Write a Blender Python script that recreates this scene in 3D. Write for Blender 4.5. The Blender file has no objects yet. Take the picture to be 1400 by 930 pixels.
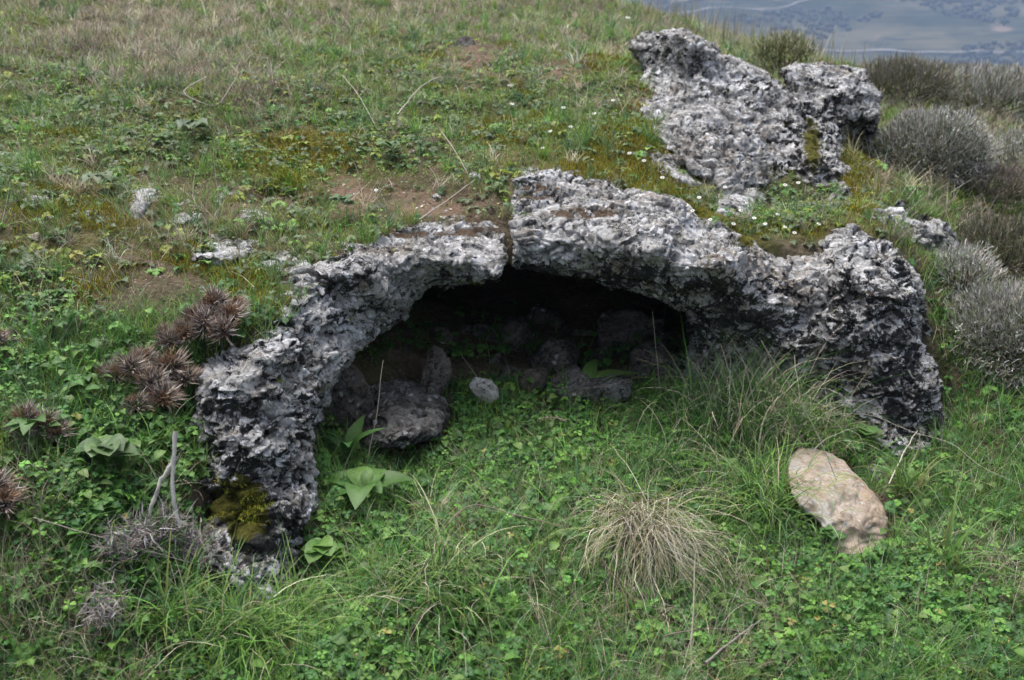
import bpy, math
import numpy as np
from mathutils import Vector

# ------------------------------------------------------------------ camera, world, light
sc = bpy.context.scene
COL = sc.collection
PITCH = math.radians(22.0)
CAMZ = 1.6
FPX = 1362.0
cd = bpy.data.cameras.new('camera')
cam = bpy.data.objects.new('camera', cd); COL.objects.link(cam)
cam.location = (0, 0, CAMZ); cam.rotation_euler = (math.radians(90) - PITCH, 0, 0)
cd.sensor_width = 36.0; cd.sensor_fit = 'HORIZONTAL'
cd.lens = 36.0 * FPX / 1400.0
cd.clip_start = 0.05; cd.clip_end = 6000
cd.dof.use_dof = True; cd.dof.focus_distance = 2.95; cd.dof.aperture_fstop = 4.5
sc.camera = cam

SUN_EL, SUN_AZ = math.radians(66), math.radians(-35)      # azimuth measured from +Y towards +X
w = bpy.data.worlds.new('World'); sc.world = w; w.use_nodes = True
nt = w.node_tree; nt.nodes.clear()
wo = nt.nodes.new('ShaderNodeOutputWorld'); bg = nt.nodes.new('ShaderNodeBackground')
sky = nt.nodes.new('ShaderNodeTexSky'); sky.sky_type = 'NISHITA'; sky.sun_disc = False
sky.sun_elevation = SUN_EL; sky.sun_rotation = SUN_AZ
sky.dust_density = 6.0; sky.air_density = 1.0; sky.ozone_density = 1.0
hs = nt.nodes.new('ShaderNodeHueSaturation'); hs.inputs['Saturation'].default_value = 0.45
nt.links.new(sky.outputs[0], hs.inputs['Color'])
nt.links.new(hs.outputs[0], bg.inputs[0]); bg.inputs[1].default_value = 0.12
nt.links.new(bg.outputs[0], wo.inputs[0])
sl = bpy.data.lights.new('sun', 'SUN'); sl.energy = 1.5; sl.angle = math.radians(35); sl.color = (1.0, 0.97, 0.93)
so = bpy.data.objects.new('sun', sl); COL.objects.link(so)
sd = Vector((math.sin(SUN_AZ) * math.cos(SUN_EL), math.cos(SUN_AZ) * math.cos(SUN_EL), math.sin(SUN_EL)))
so.rotation_euler = sd.to_track_quat('Z', 'Y').to_euler(); so.location = (0, 0, 20)
vs = sc.view_settings; vs.view_transform = 'Standard'; vs.look = 'None'; vs.gamma = 1.0; vs.use_curve_mapping = False
vs.exposure = 1.45
sc.cycles.use_denoising = True
sc.cycles.max_bounces = 7; sc.cycles.diffuse_bounces = 4; sc.cycles.transmission_bounces = 4
sc.cycles.volume_bounces = 1; sc.cycles.transparent_max_bounces = 6
try:
    sc.cycles.use_adaptive_sampling = True; sc.cycles.adaptive_threshold = 0.01
except Exception: pass

rng = np.random.default_rng(11)
CP, SP = math.cos(PITCH), math.sin(PITCH)

# ------------------------------------------------------------------ camera geometry helpers
def ray(px, py):
    """direction with unit +Y component"""
    a = (np.asarray(px, float) - 700) / FPX; b = -(np.asarray(py, float) - 465) / FPX
    dy = CP + b * SP; dz = -SP + b * CP
    return a / dy, dz / dy
def at(px, py, Y):
    rx, rz = ray(px, py)
    return np.stack([rx * Y, np.ones_like(rx) * Y, CAMZ + rz * Y], -1)
def proj(P):
    x, y, z = P[..., 0], P[..., 1], P[..., 2] - CAMZ
    d = np.maximum(y * CP - z * SP, 1e-3); u = y * SP + z * CP
    return 700 + FPX * x / d, 465 - FPX * u / d

# ------------------------------------------------------------------ noise
def _hash(ix, iy, iz, s):
    with np.errstate(over='ignore'):
        n = (ix.astype(np.uint32) * np.uint32(374761393)) ^ (iy.astype(np.uint32) * np.uint32(668265263)) ^ \
            (iz.astype(np.uint32) * np.uint32(2246822519)) ^ np.uint32((s * 3266489917) & 0xffffffff)
        n = (n ^ (n >> np.uint32(15))) * np.uint32(2246822507)
        n = (n ^ (n >> np.uint32(13))) * np.uint32(3266489909)
        n = n ^ (n >> np.uint32(16))
    return n
def noise(P, s=0):
    """gradient noise, about -1..1"""
    P = np.asarray(P, float)
    i = np.floor(P).astype(np.int64); f = P - i
    u = f * f * f * (f * (f * 6 - 15) + 10)
    r = 0
    for dx in (0, 1):
        for dy in (0, 1):
            for dz in (0, 1):
                h = _hash(i[:, 0] + dx, i[:, 1] + dy, i[:, 2] + dz, s)
                gx = (h & 1023) / 511.5 - 1; gy = ((h >> 10) & 1023) / 511.5 - 1; gz = ((h >> 20) & 1023) / 511.5 - 1
                d = gx * (f[:, 0] - dx) + gy * (f[:, 1] - dy) + gz * (f[:, 2] - dz)
                wgt = (u[:, 0] if dx else 1 - u[:, 0]) * (u[:, 1] if dy else 1 - u[:, 1]) * (u[:, 2] if dz else 1 - u[:, 2])
                r = r + wgt * d
    return r * 1.3
def fbm(P, sc_, oct=4, s=0, gain=0.5):
    r = 0; a = 1.0; k = sc_
    for o in range(oct):
        r = r + a * noise(P * k, s + o); a *= gain; k *= 2.03
    return r
def ridged(P, sc_, oct=3, s=0):
    r = 0; a = 1.0; k = sc_
    for o in range(oct):
        r = r + a * (1 - 2 * np.abs(noise(P * k, s + o))); a *= 0.5; k *= 2.1
    return r
def cell(P, s=0):
    """F1, F2 distances and a random value of the nearest cell"""
    i = np.floor(P).astype(np.int64); f1 = np.full(len(P), 9.0); f2 = np.full(len(P), 9.0); rv = np.zeros(len(P))
    for dx in (-1, 0, 1):
        for dy in (-1, 0, 1):
            for dz in (-1, 0, 1):
                c = i + np.array([dx, dy, dz]); h = _hash(c[:, 0], c[:, 1], c[:, 2], s)
                q = c + np.stack([(h & 1023), ((h >> 10) & 1023), ((h >> 20) & 1023)], -1) / 1023.0
                d = np.sqrt(((P - q) ** 2).sum(1)); m = d < f1
                f2 = np.where(m, f1, np.minimum(f2, d)); rv = np.where(m, (h & 4095) / 4095.0, rv); f1 = np.where(m, d, f1)
    return f1, f2, rv
def sstep(a, b, x):
    t = np.clip((x - a) / (b - a), 0, 1); return t * t * (3 - 2 * t)
def n2(x, y, k, s=0, oct=2):
    return fbm(np.stack([x, y, np.full_like(x, 3.7)], -1), k, oct, s)

# ------------------------------------------------------------------ thin plate spline
class TPS:
    def __init__(s, xy, v, reg=1e-6):
        xy = np.asarray(xy, float); s.xy = xy; n = len(xy)
        K = s.k(((xy[:, None] - xy[None]) ** 2).sum(-1)) + np.eye(n) * reg
        Pm = np.c_[np.ones(n), xy]; A = np.zeros((n + 3, n + 3)); A[:n, :n] = K; A[:n, n:] = Pm; A[n:, :n] = Pm.T
        s.w = np.linalg.solve(A, np.r_[v, np.zeros(3)])
    def k(s, r2): return 0.5 * r2 * np.log(r2 + 1e-12)
    def __call__(s, x, y):
        sh = np.shape(x); x = np.ravel(x); y = np.ravel(y); n = len(s.xy); r = s.w[n] + s.w[n + 1] * x + s.w[n + 2] * y
        for j in range(n):
            r = r + s.w[j] * s.k((x - s.xy[j, 0]) ** 2 + (y - s.xy[j, 1]) ** 2)
        return r.reshape(sh)

# ------------------------------------------------------------------ terrain
# (px, py, Y) anchors: where the ground stands, turned into world points
SH = [(0,300,3.15),(0,450,2.6),(0,600,2.2),(0,760,1.92),(0,930,1.68),(120,930,1.7),(240,930,1.74),(100,700,2.0),(200,600,2.33),(200,740,2.05),
      (110,450,2.65),(230,450,2.75),(200,350,3.1),(300,400,2.98),(0,150,4.7),(200,150,4.7),(0,0,8),(200,0,8.3),(200,250,3.75),(0,230,3.7),(0,60,6.2),(-500,300,3.2),(-400,700,2.0),
      (1400,150,11),(1300,130,11),(1200,112,11),(1250,200,6.2),(1400,250,5.6),(1400,350,4.3),(1400,450,3.55),(1350,520,3.25),(1400,620,2.8),
      (1340,400,3.75),(1400,760,2.3),(1400,930,1.87),(1800,350,4.0),(1800,700,2.4)]
LO = [(350,812,2.15),(450,740,2.32),(450,930,1.8),(600,800,2.14),(700,930,1.83),(700,700,2.5),(700,560,3.2),(950,560,3.2),(950,930,1.84),(950,750,2.33),
      (1200,700,2.52),(1200,930,1.85),(1280,645,2.78),(1100,620,2.85),(480,620,2.85)]
UP = [(500,285,3.62),(400,340,3.22),(620,290,3.6),(700,230,4.0),(850,235,3.98),(960,300,3.7),(1100,320,3.62),(1200,300,3.72),(900,200,4.35),(1000,285,3.95),
      (1100,290,3.95),(1190,240,4.5),(400,240,3.95),(560,200,4.35),(720,150,5.0),(400,150,4.75),(860,120,5.4),(400,0,8.8),(600,0,9.6),(560,70,6.4),(750,70,6.8),(700,0,10.2),
      (850,5,11.0),(930,36,10.2),(1010,70,8.8),(1100,110,7.5),(330,460,2.66),(300,560,2.5)]
FAR = [(-8,15,3.0),(-3,14,1.9),(0,14.5,.75),(3,14.5,-.4),(6,14.5,-1.5),(11,15,-3.5),(10,8,-2.6),(10,3,-1.8),(-9,3,2.2),(-9,8,2.6),(0,-3,-.5),(10,-3,-2.2),(-8,-3,1.2),(-3.5,3.5,1.0)]
def ctrl(L):
    a = np.array(L, float); return at(a[:, 0], a[:, 1], a[:, 2])
S_, L_, U_ = ctrl(SH), ctrl(LO), ctrl(UP); F_ = np.array(FAR, float)
cl = np.r_[S_, L_, F_, [(-.6, 4.6, .1), (.3, 4.8, .12), (0, 4, .05), (1, 4.3, .1)]]; cu = np.r_[S_, U_, F_]
LOWf = TPS(cl[:, :2], cl[:, 2], 1e-3); UPf = TPS(cu[:, :2], cu[:, 2], 1e-3)
lp = np.array([(225, 700, 2.1), (300, 700, 2.38), (400, 560, 2.75), (470, 480, 3.1), (560, 420, 3.42), (700, 380, 3.55), (850, 390, 3.55), (980, 400, 3.60), (1100, 450, 3.52), (1230, 500, 3.38), (1310, 560, 3.22)], float)
LINE = at(lp[:, 0], lp[:, 1], lp[:, 2])
def line_y(x): return np.interp(x, LINE[:, 0], LINE[:, 1])
XA, XB = LINE[0, 0], LINE[-1, 0]
def upfrac(x, y):
    return sstep(-0.13, -0.04, y - line_y(x))
def _ext(f, x, y):
    cx = np.clip(x, -9, 11); cy = np.clip(y, -3, 14.5); ov = np.hypot(x - cx, y - cy)
    return np.maximum(f(cx, cy) - 0.5 * ov, -118)
def bumps(x, y):
    r = 0.035 * n2(x, y, 1.7, 5, 3) + 0.012 * n2(x, y, 9, 9, 3)
    return r * sstep(0, 1, y * 0.5 + .3)
def low(x, y): return _ext(LOWf, x, y) + 0.7 * bumps(x, y)
def up(x, y): return _ext(UPf, x, y) + bumps(x, y) + .022 * n2(x, y, 4.2, 19, 3) * sstep(2.6, 3.6, y)
def ground(x, y):
    u = upfrac(x, y); return low(x, y) * (1 - u) + up(x, y) * u
_tx = np.arange(-7.5, 9, .03); _ty = np.arange(.9, 14, .03)
def tabulate(f):
    a, b = np.meshgrid(_tx, _ty, indexing='ij'); A = f(a.ravel(), b.ravel()).reshape(a.shape)
    def g(x, y):
        fx = np.clip((np.asarray(x) - _tx[0]) / .03, 0, len(_tx) - 1.001); fy = np.clip((np.asarray(y) - _ty[0]) / .03, 0, len(_ty) - 1.001); i = fx.astype(int); j = fy.astype(int); u = fx - i; v = fy - j
        return A[i, j] * (1 - u) * (1 - v) + A[i + 1, j] * u * (1 - v) + A[i, j + 1] * (1 - u) * v + A[i + 1, j + 1] * u * v
    return g
LOWT, UPT = tabulate(low), tabulate(up)
def groundT(x, y):
    u = upfrac(x, y); return LOWT(x, y) * (1 - u) + UPT(x, y) * u
TAB = {low: LOWT, up: UPT, ground: groundT}
def hit(px, py, f=None, ymin=1.2, ymax=13):
    """where the view ray through a pixel meets the ground: array of Y"""
    f = f or ground
    px = np.atleast_1d(np.asarray(px, float)); py = np.atleast_1d(np.asarray(py, float)); rx, rz = ray(px, py)
    Y = np.full(px.shape, ymin); done = np.zeros(px.shape, bool); t = ymin
    res = np.full(px.shape, float(ymax))
    f = TAB.get(f, f)
    while t < ymax:
        z = CAMZ + rz * t; g = f(rx * t, np.full_like(rx, t)); h = (z < g) & ~done
        res[h] = t; done |= h; t *= 1.004
        if done.all(): break
    return res
def onground(px, py, f=None, dz=0):
    Y = hit(px, py, f); P = at(np.atleast_1d(px).astype(float), np.atleast_1d(py).astype(float), Y); return P + [0, 0, dz]

# ------------------------------------------------------------------ mesh helpers
def mesh_np(name, V, F, mat, col=None, attrs=None, smooth=False, parent=None):
    """F: list of integer arrays (m,3) / (m,4)"""
    me = bpy.data.meshes.new(name); V = np.asarray(V, np.float32)
    if isinstance(F, np.ndarray): F = [F]
    F = [f for f in F if len(f)]
    me.vertices.add(len(V)); me.vertices.foreach_set('co', V.ravel())
    nl = sum(f.size for f in F); me.loops.add(nl); me.loops.foreach_set('vertex_index', np.concatenate([f.ravel() for f in F]).astype(np.int32))
    tot = np.concatenate([np.full(len(f), f.shape[1]) for f in F]).astype(np.int32)
    me.polygons.add(len(tot)); me.polygons.foreach_set('loop_start', (np.cumsum(tot) - tot).astype(np.int32))
    try: me.polygons.foreach_set('loop_total', tot)
    except Exception: pass
    me.polygons.foreach_set('use_smooth', np.full(len(tot), smooth))
    if col is not None:
        a = me.color_attributes.new('tint', 'FLOAT_COLOR', 'POINT'); c = np.ones((len(V), 4), np.float32); c[:, :3] = col; a.data.foreach_set('color', c.ravel())
    for k, v in (attrs or {}).items():
        a = me.attributes.new(k, 'FLOAT', 'POINT'); a.data.foreach_set('value', np.asarray(v, np.float32))
    me.update(calc_edges=True); me.validate()
    me.materials.append(mat)
    o = bpy.data.objects.new(name, me); COL.objects.link(o)
    if parent: o.parent = parent
    return o
def tag(o, label=None, cat=None, group=None, kind=None):
    if label: o['label'] = label
    if cat: o['category'] = cat
    if group: o['group'] = group
    if kind: o['kind'] = kind
    return o
def empty(name, loc, label, cat, group=None):
    o = bpy.data.objects.new(name, None); COL.objects.link(o); o.location = [float(v) for v in loc]; o.empty_display_size = .05
    return tag(o, label, cat, group)

class Batch:
    def __init__(s): s.V = []; s.Q = []; s.T = []; s.C = []; s.n = 0
    def add(s, V, Q=None, T=None, C=None):
        s.V.append(V)
        if Q is not None and len(Q): s.Q.append(Q + s.n)
        if T is not None and len(T): s.T.append(T + s.n)
        s.C.append(np.broadcast_to(C, V.shape)); s.n += len(V)
    def build(s, name, mat, parent=None, smooth=True, off=None):
        if not s.V: return None
        V = np.concatenate(s.V)
        if off is not None: V = V - np.asarray(off)
        F = ([np.concatenate(s.Q)] if s.Q else []) + ([np.concatenate(s.T)] if s.T else [])
        return mesh_np(name, V, F, mat, np.concatenate(s.C), None, smooth, parent)

def blades(B, P, az, L, W, lean, curl, col, seg=4, fold=False, tipcol=None, wob=0.0):
    n = len(P)
    if n == 0: return
    one = np.ones(n); L, W, lean, curl, az = [np.asarray(v, float) * one for v in (L, W, lean, curl, az)]
    t = np.linspace(0, 1, seg + 1)
    a2 = az[:, None] + (rng.normal(0, wob, (n, seg + 1)).cumsum(1) if wob else 0)
    th = lean[:, None] + curl[:, None] * t[None] ** 1.3
    st = (L / seg)[:, None]
    dx = np.sin(th) * np.cos(a2) * st; dy = np.sin(th) * np.sin(a2) * st; dz = np.cos(th) * st
    z0 = np.zeros((n, 1))
    X = np.concatenate([z0, dx[:, :-1].cumsum(1)], 1) + P[:, :1]; Y = np.concatenate([z0, dy[:, :-1].cumsum(1)], 1) + P[:, 1:2]; Z = np.concatenate([z0, dz[:, :-1].cumsum(1)], 1) + P[:, 2:3]
    wp = (0.55 + 0.45 * np.sin(np.pi * np.minimum(t * 1.4 + .15, 1))) * (1 - t ** 2.5) + 0.03
    tw = az + rng.normal(0, .5, n)
    sx = (-np.sin(tw))[:, None] * W[:, None] * wp[None] / 2; sy = np.cos(tw)[:, None] * W[:, None] * wp[None] / 2
    c = np.asarray(col, float) * np.ones((n, 3)); tc = c if tipcol is None else np.asarray(tipcol) * np.ones((n, 3))
    cc = c[:, None] * (1 - t[None, :, None]) + tc[:, None] * t[None, :, None]
    k = 3 if fold else 2
    V = np.empty((n, seg + 1, k, 3)); M = np.stack([X, Y, Z], -1)
    S = np.stack([sx, sy, np.zeros_like(sx)], -1)
    V[:, :, 0] = M - S; V[:, :, -1] = M + S
    if fold:
        V[:, :, 1] = M; up_ = np.abs(W[:, None] * wp[None]) * .28; V[:, :, 0, 2] += up_; V[:, :, 2, 2] += up_
    C = np.repeat(cc[:, :, None], k, 2)
    idx = np.arange(n * (seg + 1) * k).reshape(n, seg + 1, k)
    Q = [np.stack([idx[:, :-1, j], idx[:, :-1, j + 1], idx[:, 1:, j + 1], idx[:, 1:, j]], -1).reshape(-1, 4) for j in range(k - 1)]
    B.add(V.reshape(-1, 3), np.concatenate(Q), None, C.reshape(-1, 3))

def rot(az, tilt, taz, n):
    """n rotation matrices: spin az about z, then tilt the z axis by tilt towards taz"""
    one = np.ones(n); az, tilt, taz = az * one, tilt * one, taz * one
    c, s = np.cos(az), np.sin(az); z = np.zeros(n); A = np.stack([c, -s, z, s, c, z, z, z, one], -1).reshape(n, 3, 3)
    kx, ky = -np.sin(taz), np.cos(taz); ct, st = np.cos(tilt), np.sin(tilt); v = 1 - ct
    R = np.stack([ct + kx * kx * v, kx * ky * v, ky * st, kx * ky * v, ct + ky * ky * v, -kx * st, -ky * st, kx * st, ct], -1).reshape(n, 3, 3)
    return R @ A
def stamp(B, T, P, R, S, col, jit=.06):
    """stamp a template (V,Q,T,C) at P with rotations R, scales S"""
    V, Q, Tr, Cm = T; n, m = len(P), len(V)
    if n == 0: return
    S = np.asarray(S, float) * np.ones(n)
    W = np.einsum('nij,mj->nmi', R, V) * S[:, None, None] + P[:, None]
    off = (np.arange(n) * m)[:, None, None]
    C = (np.asarray(col) * np.ones((n, 3)))[:, None] * Cm[None, :, None] * (1 + rng.normal(0, jit, (n, 1, 1)))
    B.add(W.reshape(-1, 3), (Q[None] + off).reshape(-1, 4) if len(Q) else None, (Tr[None] + off).reshape(-1, 3) if len(Tr) else None, np.clip(C, 0, 1).reshape(-1, 3))
def leaf_tpl(kind='ovate', droop=.25, seg=5, az=0.0, stalk=.0, z0=0.0, lenr=1.0):
    """a leaf that starts at the origin and runs along +x; midrib folded"""
    t = np.linspace(0, 1, seg + 1)
    if kind == 'ovate': wd = .34 * np.sin(np.pi * t ** .85) ** .8
    elif kind == 'round': wd = .52 * np.sqrt(np.clip(1 - (2 * t - 1) ** 2, 0, 1)) ** .9
    elif kind == 'heart': wd = np.interp(t, [0, .3, .6, .8, .93, 1], [.0, .26, .44, .46, .33, .1])
    elif kind == 'lance': wd = .16 * np.sin(np.pi * np.clip(t, 0.02, 1) ** .7) ** .8
    elif kind == 'lobed': wd = .36 * np.sin(np.pi * t ** .8) ** .7 * (1 + .35 * np.cos(t * np.pi * 6))
    wd = np.maximum(wd, .012)
    x = stalk + t * lenr; z = z0 + .12 * np.sin(np.pi * t) * droop * 2 - droop * t ** 2 * .5
    V = np.stack([np.stack([x, -wd, z + wd * .35], -1), np.stack([x, 0 * t, z], -1), np.stack([x, wd, z + wd * .35], -1)], 1)
    if kind == 'heart': V[-1, 1, 0] -= .12
    V = V.reshape(-1, 3); i = np.arange((seg + 1) * 3).reshape(-1, 3)
    Q = np.concatenate([np.stack([i[:-1, j], i[:-1, j + 1], i[1:, j + 1], i[1:, j]], -1) for j in (0, 1)])
    c, s = math.cos(az), math.sin(az); V = V @ np.array([[c, s, 0], [-s, c, 0], [0, 0, 1]])
    Cm = np.ones((seg + 1, 3)); Cm[:, 1] = 1.12
    return V, Q, np.zeros((0, 3), int), Cm.ravel()
def join_tpl(L):
    V = []; Q = []; T = []; C = []; n = 0
    for v, q, t, c in L:
        V.append(v); Q.append(q + n); T.append(t + n); C.append(c); n += len(v)
    return np.concatenate(V), np.concatenate(Q).astype(int), np.concatenate(T).astype(int), np.concatenate(C)
def tubes(B, P0, P1, r0, r1, col, sides=4):
    """tapering sticks from P0 to P1 (n,3)"""
    n = len(P0); d = P1 - P0; d /= np.linalg.norm(d, axis=1, keepdims=True) + 1e-9
    a = np.cross(d, np.where(np.abs(d[:, 2:]) > .8, [1., 0, 0], [0, 0, 1.])); a /= np.linalg.norm(a, axis=1, keepdims=True) + 1e-9; b = np.cross(d, a)
    ph = np.arange(sides) * 2 * np.pi / sides; r0 = r0 * np.ones(n); r1 = r1 * np.ones(n)
    ring = np.cos(ph)[None, :, None] * a[:, None] + np.sin(ph)[None, :, None] * b[:, None]
    V = np.stack([P0[:, None] + ring * r0[:, None, None], P1[:, None] + ring * r1[:, None, None]], 1)
    i = np.arange(n * 2 * sides).reshape(n, 2, sides); j = np.roll(i, -1, 2)
    Q = np.stack([i[:, 0], j[:, 0], j[:, 1], i[:, 1]], -1).reshape(-1, 4)
    B.add(V.reshape(-1, 3), Q, None, np.repeat(np.asarray(col) * np.ones((n, 3)), 2 * sides, 0))
def polytube(B, pts, r, col, sides=6, tip=.4):
    """one bent stick through points; smooth, tapering"""
    pts = np.asarray(pts, float); m = max(len(pts) * 4, 6); tt = np.linspace(0, len(pts) - 1, m)
    Q_ = np.stack([np.interp(tt, np.arange(len(pts)), pts[:, k]) for k in range(3)], -1)
    for _ in range(2): Q_[1:-1] = (Q_[:-2] + 2 * Q_[1:-1] + Q_[2:]) / 4
    Q_[1:-1] += rng.normal(0, r * .35, (m - 2, 3)); d = np.gradient(Q_, axis=0); d /= np.linalg.norm(d, axis=1, keepdims=True)
    a = np.cross(d, [0.3, .2, 1.]); a /= np.linalg.norm(a, axis=1, keepdims=True); b = np.cross(d, a); ph = np.arange(sides) * 2 * np.pi / sides
    rr = r * np.linspace(1, tip, m) * rng.uniform(.85, 1.15, m)
    V = Q_[:, None] + (np.cos(ph)[None, :, None] * a[:, None] + np.sin(ph)[None, :, None] * b[:, None]) * rr[:, None, None]
    i = np.arange(m * sides).reshape(m, sides); j = np.roll(i, -1, 1)
    B.add(V.reshape(-1, 3), np.stack([i[:-1], j[:-1], j[1:], i[1:]], -1).reshape(-1, 4), None, np.asarray(col) * rng.uniform(.85, 1.1, (m * sides, 1)))

# ------------------------------------------------------------------ materials
class NT:
    def __init__(s, name):
        s.m = bpy.data.materials.new(name); s.m.use_nodes = True; s.t = s.m.node_tree; s.t.nodes.clear()
        s.out = s.n('ShaderNodeOutputMaterial')
    def n(s, t, **k):
        x = s.t.nodes.new(t)
        for a, b in k.items():
            if hasattr(x, a): setattr(x, a, b)
        return x
    def l(s, a, b): s.t.links.new(a, b)
    def noise(s, vec, scale, detail=4, rough=.55, dist=0.0):
        x = s.n('ShaderNodeTexNoise'); x.inputs['Scale'].default_value = scale; x.inputs['Detail'].default_value = detail
        x.inputs['Roughness'].default_value = rough; x.inputs['Distortion'].default_value = dist; s.l(vec, x.inputs['Vector']); return x.outputs['Fac']
    def vor(s, vec, scale, feature='F1', out='Distance', rnd=1.0):
        x = s.n('ShaderNodeTexVoronoi'); x.feature = feature; x.inputs['Scale'].default_value = scale; x.inputs['Randomness'].default_value = rnd; s.l(vec, x.inputs['Vector']); return x.outputs[out]
    def ramp(s, fac, a, b):
        x = s.n('ShaderNodeMapRange'); x.interpolation_type = 'SMOOTHSTEP'; x.inputs['From Min'].default_value = a; x.inputs['From Max'].default_value = b; s.l(fac, x.inputs['Value']); return x.outputs[0]
    def mix(s, fac, a, b):
        x = s.n('ShaderNodeMix'); x.data_type = 'RGBA'
        for v, i in ((fac, 0), (a, 6), (b, 7)):
            if isinstance(v, (int, float)): x.inputs[i].default_value = v
            elif isinstance(v, tuple): x.inputs[i].default_value = (*v, 1)
            else: s.l(v, x.inputs[i])
        return x.outputs[2]
    def math(s, op, a, b=0.0):
        x = s.n('ShaderNodeMath'); x.operation = op
        for v, i in ((a, 0), (b, 1)):
            if isinstance(v, (int, float)): x.inputs[i].default_value = v
            else: s.l(v, x.inputs[i])
        return x.outputs[0]
    def attr(s, name, out='Fac'):
        x = s.n('ShaderNodeAttribute'); x.attribute_name = name; return x.outputs[out]
    def bump(s, h, strength, dist, nrm=None):
        x = s.n('ShaderNodeBump'); x.inputs['Strength'].default_value = strength; x.inputs['Distance'].default_value = dist; s.l(h, x.inputs['Height'])
        if nrm: s.l(nrm, x.inputs['Normal'])
        return x.outputs[0]
    def finish(s, col, rough=.9, nrm=None, spec=.2):
        p = s.n('ShaderNodeBsdfPrincipled')
        if isinstance(col, tuple): p.inputs['Base Color'].default_value = (*col, 1)
        else: s.l(col, p.inputs['Base Color'])
        if isinstance(rough, (int, float)): p.inputs['Roughness'].default_value = rough
        else: s.l(rough, p.inputs['Roughness'])
        p.inputs['Specular IOR Level'].default_value = spec
        if nrm: s.l(nrm, p.inputs['Normal'])
        s.l(p.outputs[0], s.out.inputs[0]); s.p = p; return s.m
    def pos(s): return s.n('ShaderNodeNewGeometry').outputs['Position']

def leaf_mat(name, trans=.3, rough=.5, spec=.3):
    M = NT(name); c = M.attr('tint', 'Color'); nz = M.noise(M.pos(), 90, 3)
    c2 = M.mix(M.ramp(nz, .3, .75), c, c); hsv = M.n('ShaderNodeHueSaturation'); M.l(c, hsv.inputs['Color'])
    v = M.n('ShaderNodeMapRange'); v.inputs['To Min'].default_value = .72; v.inputs['To Max'].default_value = 1.25; M.l(nz, v.inputs['Value']); M.l(v.outputs[0], hsv.inputs['Value'])
    M.finish(hsv.outputs[0], rough, None, spec)
    tr = M.n('ShaderNodeBsdfTranslucent'); M.l(hsv.outputs[0], tr.inputs[0]); mx = M.n('ShaderNodeMixShader'); mx.inputs[0].default_value = trans
    M.l(M.p.outputs[0], mx.inputs[1]); M.l(tr.outputs[0], mx.inputs[2]); M.l(mx.outputs[0], M.out.inputs[0]); return M.m
LEAF = leaf_mat('leaf'); DRY = leaf_mat('dry_straw', .12, .8, .15); MOSSM = leaf_mat('moss_fibre', .2, .9, .05); TWIG = leaf_mat('twig', .0, .85, .1)

def rock_mat(name, light=(.55, .54, .525), mid=(.30, .285, .265), white=(.84, .84, .86), black=(.032, .031, .03), tan=(.30, .23, .165), crust_shade=1.0, blk=.70, spk=1.0):
    M = NT(name); p = M.pos()
    big = M.noise(p, 3.5, 5, .6, .4); med = M.noise(p, 16, 6, .65, .5); fin = M.noise(p, 75, 5, .65); cr = M.attr('crust_shade'); ms = M.attr('moss'); so_ = M.attr('soil')
    c = M.mix(M.ramp(med, .40, .58), mid, light)
    c = M.mix(M.math('MULTIPLY', M.ramp(M.noise(p, 5, 4, .6, .8), .52, .66), .55), c, tan)
    wl = M.math('MULTIPLY', M.ramp(M.noise(p, 9, 7, .72, .6), .50, .60), M.ramp(big, .36, .56)); c = M.mix(wl, c, white)
    sp = M.vor(p, 42, 'F1'); spm = M.math('MULTIPLY', M.ramp(sp, .36, .20), M.ramp(M.noise(p, 12, 2), .46, .60)); c = M.mix(spm, c, white)
    # black lichen plus painted shade, thicker where 'crust' is high, and grains in the pits
    th = M.math('ADD', M.noise(p, 15, 7, .66, .5), M.math('MULTIPLY', cr, .26 * crust_shade)); th = M.math('ADD', th, M.math('MULTIPLY', M.noise(p, 4.5, 3), .32))
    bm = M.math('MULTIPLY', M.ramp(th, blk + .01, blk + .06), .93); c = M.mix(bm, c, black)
    f2_ = M.math('ADD', M.noise(p, 58, 6, .75, .6), M.math('MULTIPLY', M.noise(p, 7, 3), .4)); c = M.mix(M.math('MULTIPLY', M.ramp(f2_, .745, .785), .85 * spk), c, (.035, .034, .032)); c = M.mix(M.ramp(M.math('SUBTRACT', 1.0, f2_), .38, .43), c, white)
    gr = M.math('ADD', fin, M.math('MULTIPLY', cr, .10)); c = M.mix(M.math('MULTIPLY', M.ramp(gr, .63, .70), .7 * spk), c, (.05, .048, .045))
    rs = M.vor(p, 24, 'F1'); rm = M.math('MULTIPLY', M.ramp(rs, .30, .18), M.ramp(M.noise(p, 6, 3), .52, .60)); c = M.mix(M.math('MULTIPLY', rm, .8), c, (.58, .58, .57))
    mn = M.ramp(M.math('ADD', ms, M.math('MULTIPLY', M.noise(p, 16, 6, .75, .5), 1.5)), 1.20, 1.36)
    mcol = M.mix(M.noise(p, 60, 3), (.06, .06, .02), (.14, .13, .02)); c = M.mix(mn, c, mcol)
    sm = M.ramp(M.math('ADD', so_, M.math('MULTIPLY', M.noise(p, 20, 5, .7), .8)), .80, .92); c = M.mix(sm, c, M.mix(M.noise(p, 70, 4), (.07, .048, .033), (.19, .14, .10)))
    h = M.math('ADD', M.math('MULTIPLY', M.noise(p, 45, 9, .72, .3), 1.0), M.math('MULTIPLY', M.vor(p, 60, 'F1'), .35)); nb = M.bump(h, 1.0, .028)
    nb = M.bump(M.noise(p, 200, 5, .7), .9, .006, nb)
    return M.finish(c, .93, nb, .12)
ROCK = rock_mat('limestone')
PEACH = rock_mat('pinkish_limestone', light=(.68, .56, .45), mid=(.56, .43, .32), white=(.74, .69, .63), tan=(.62, .42, .27), blk=.9, spk=.25)
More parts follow.
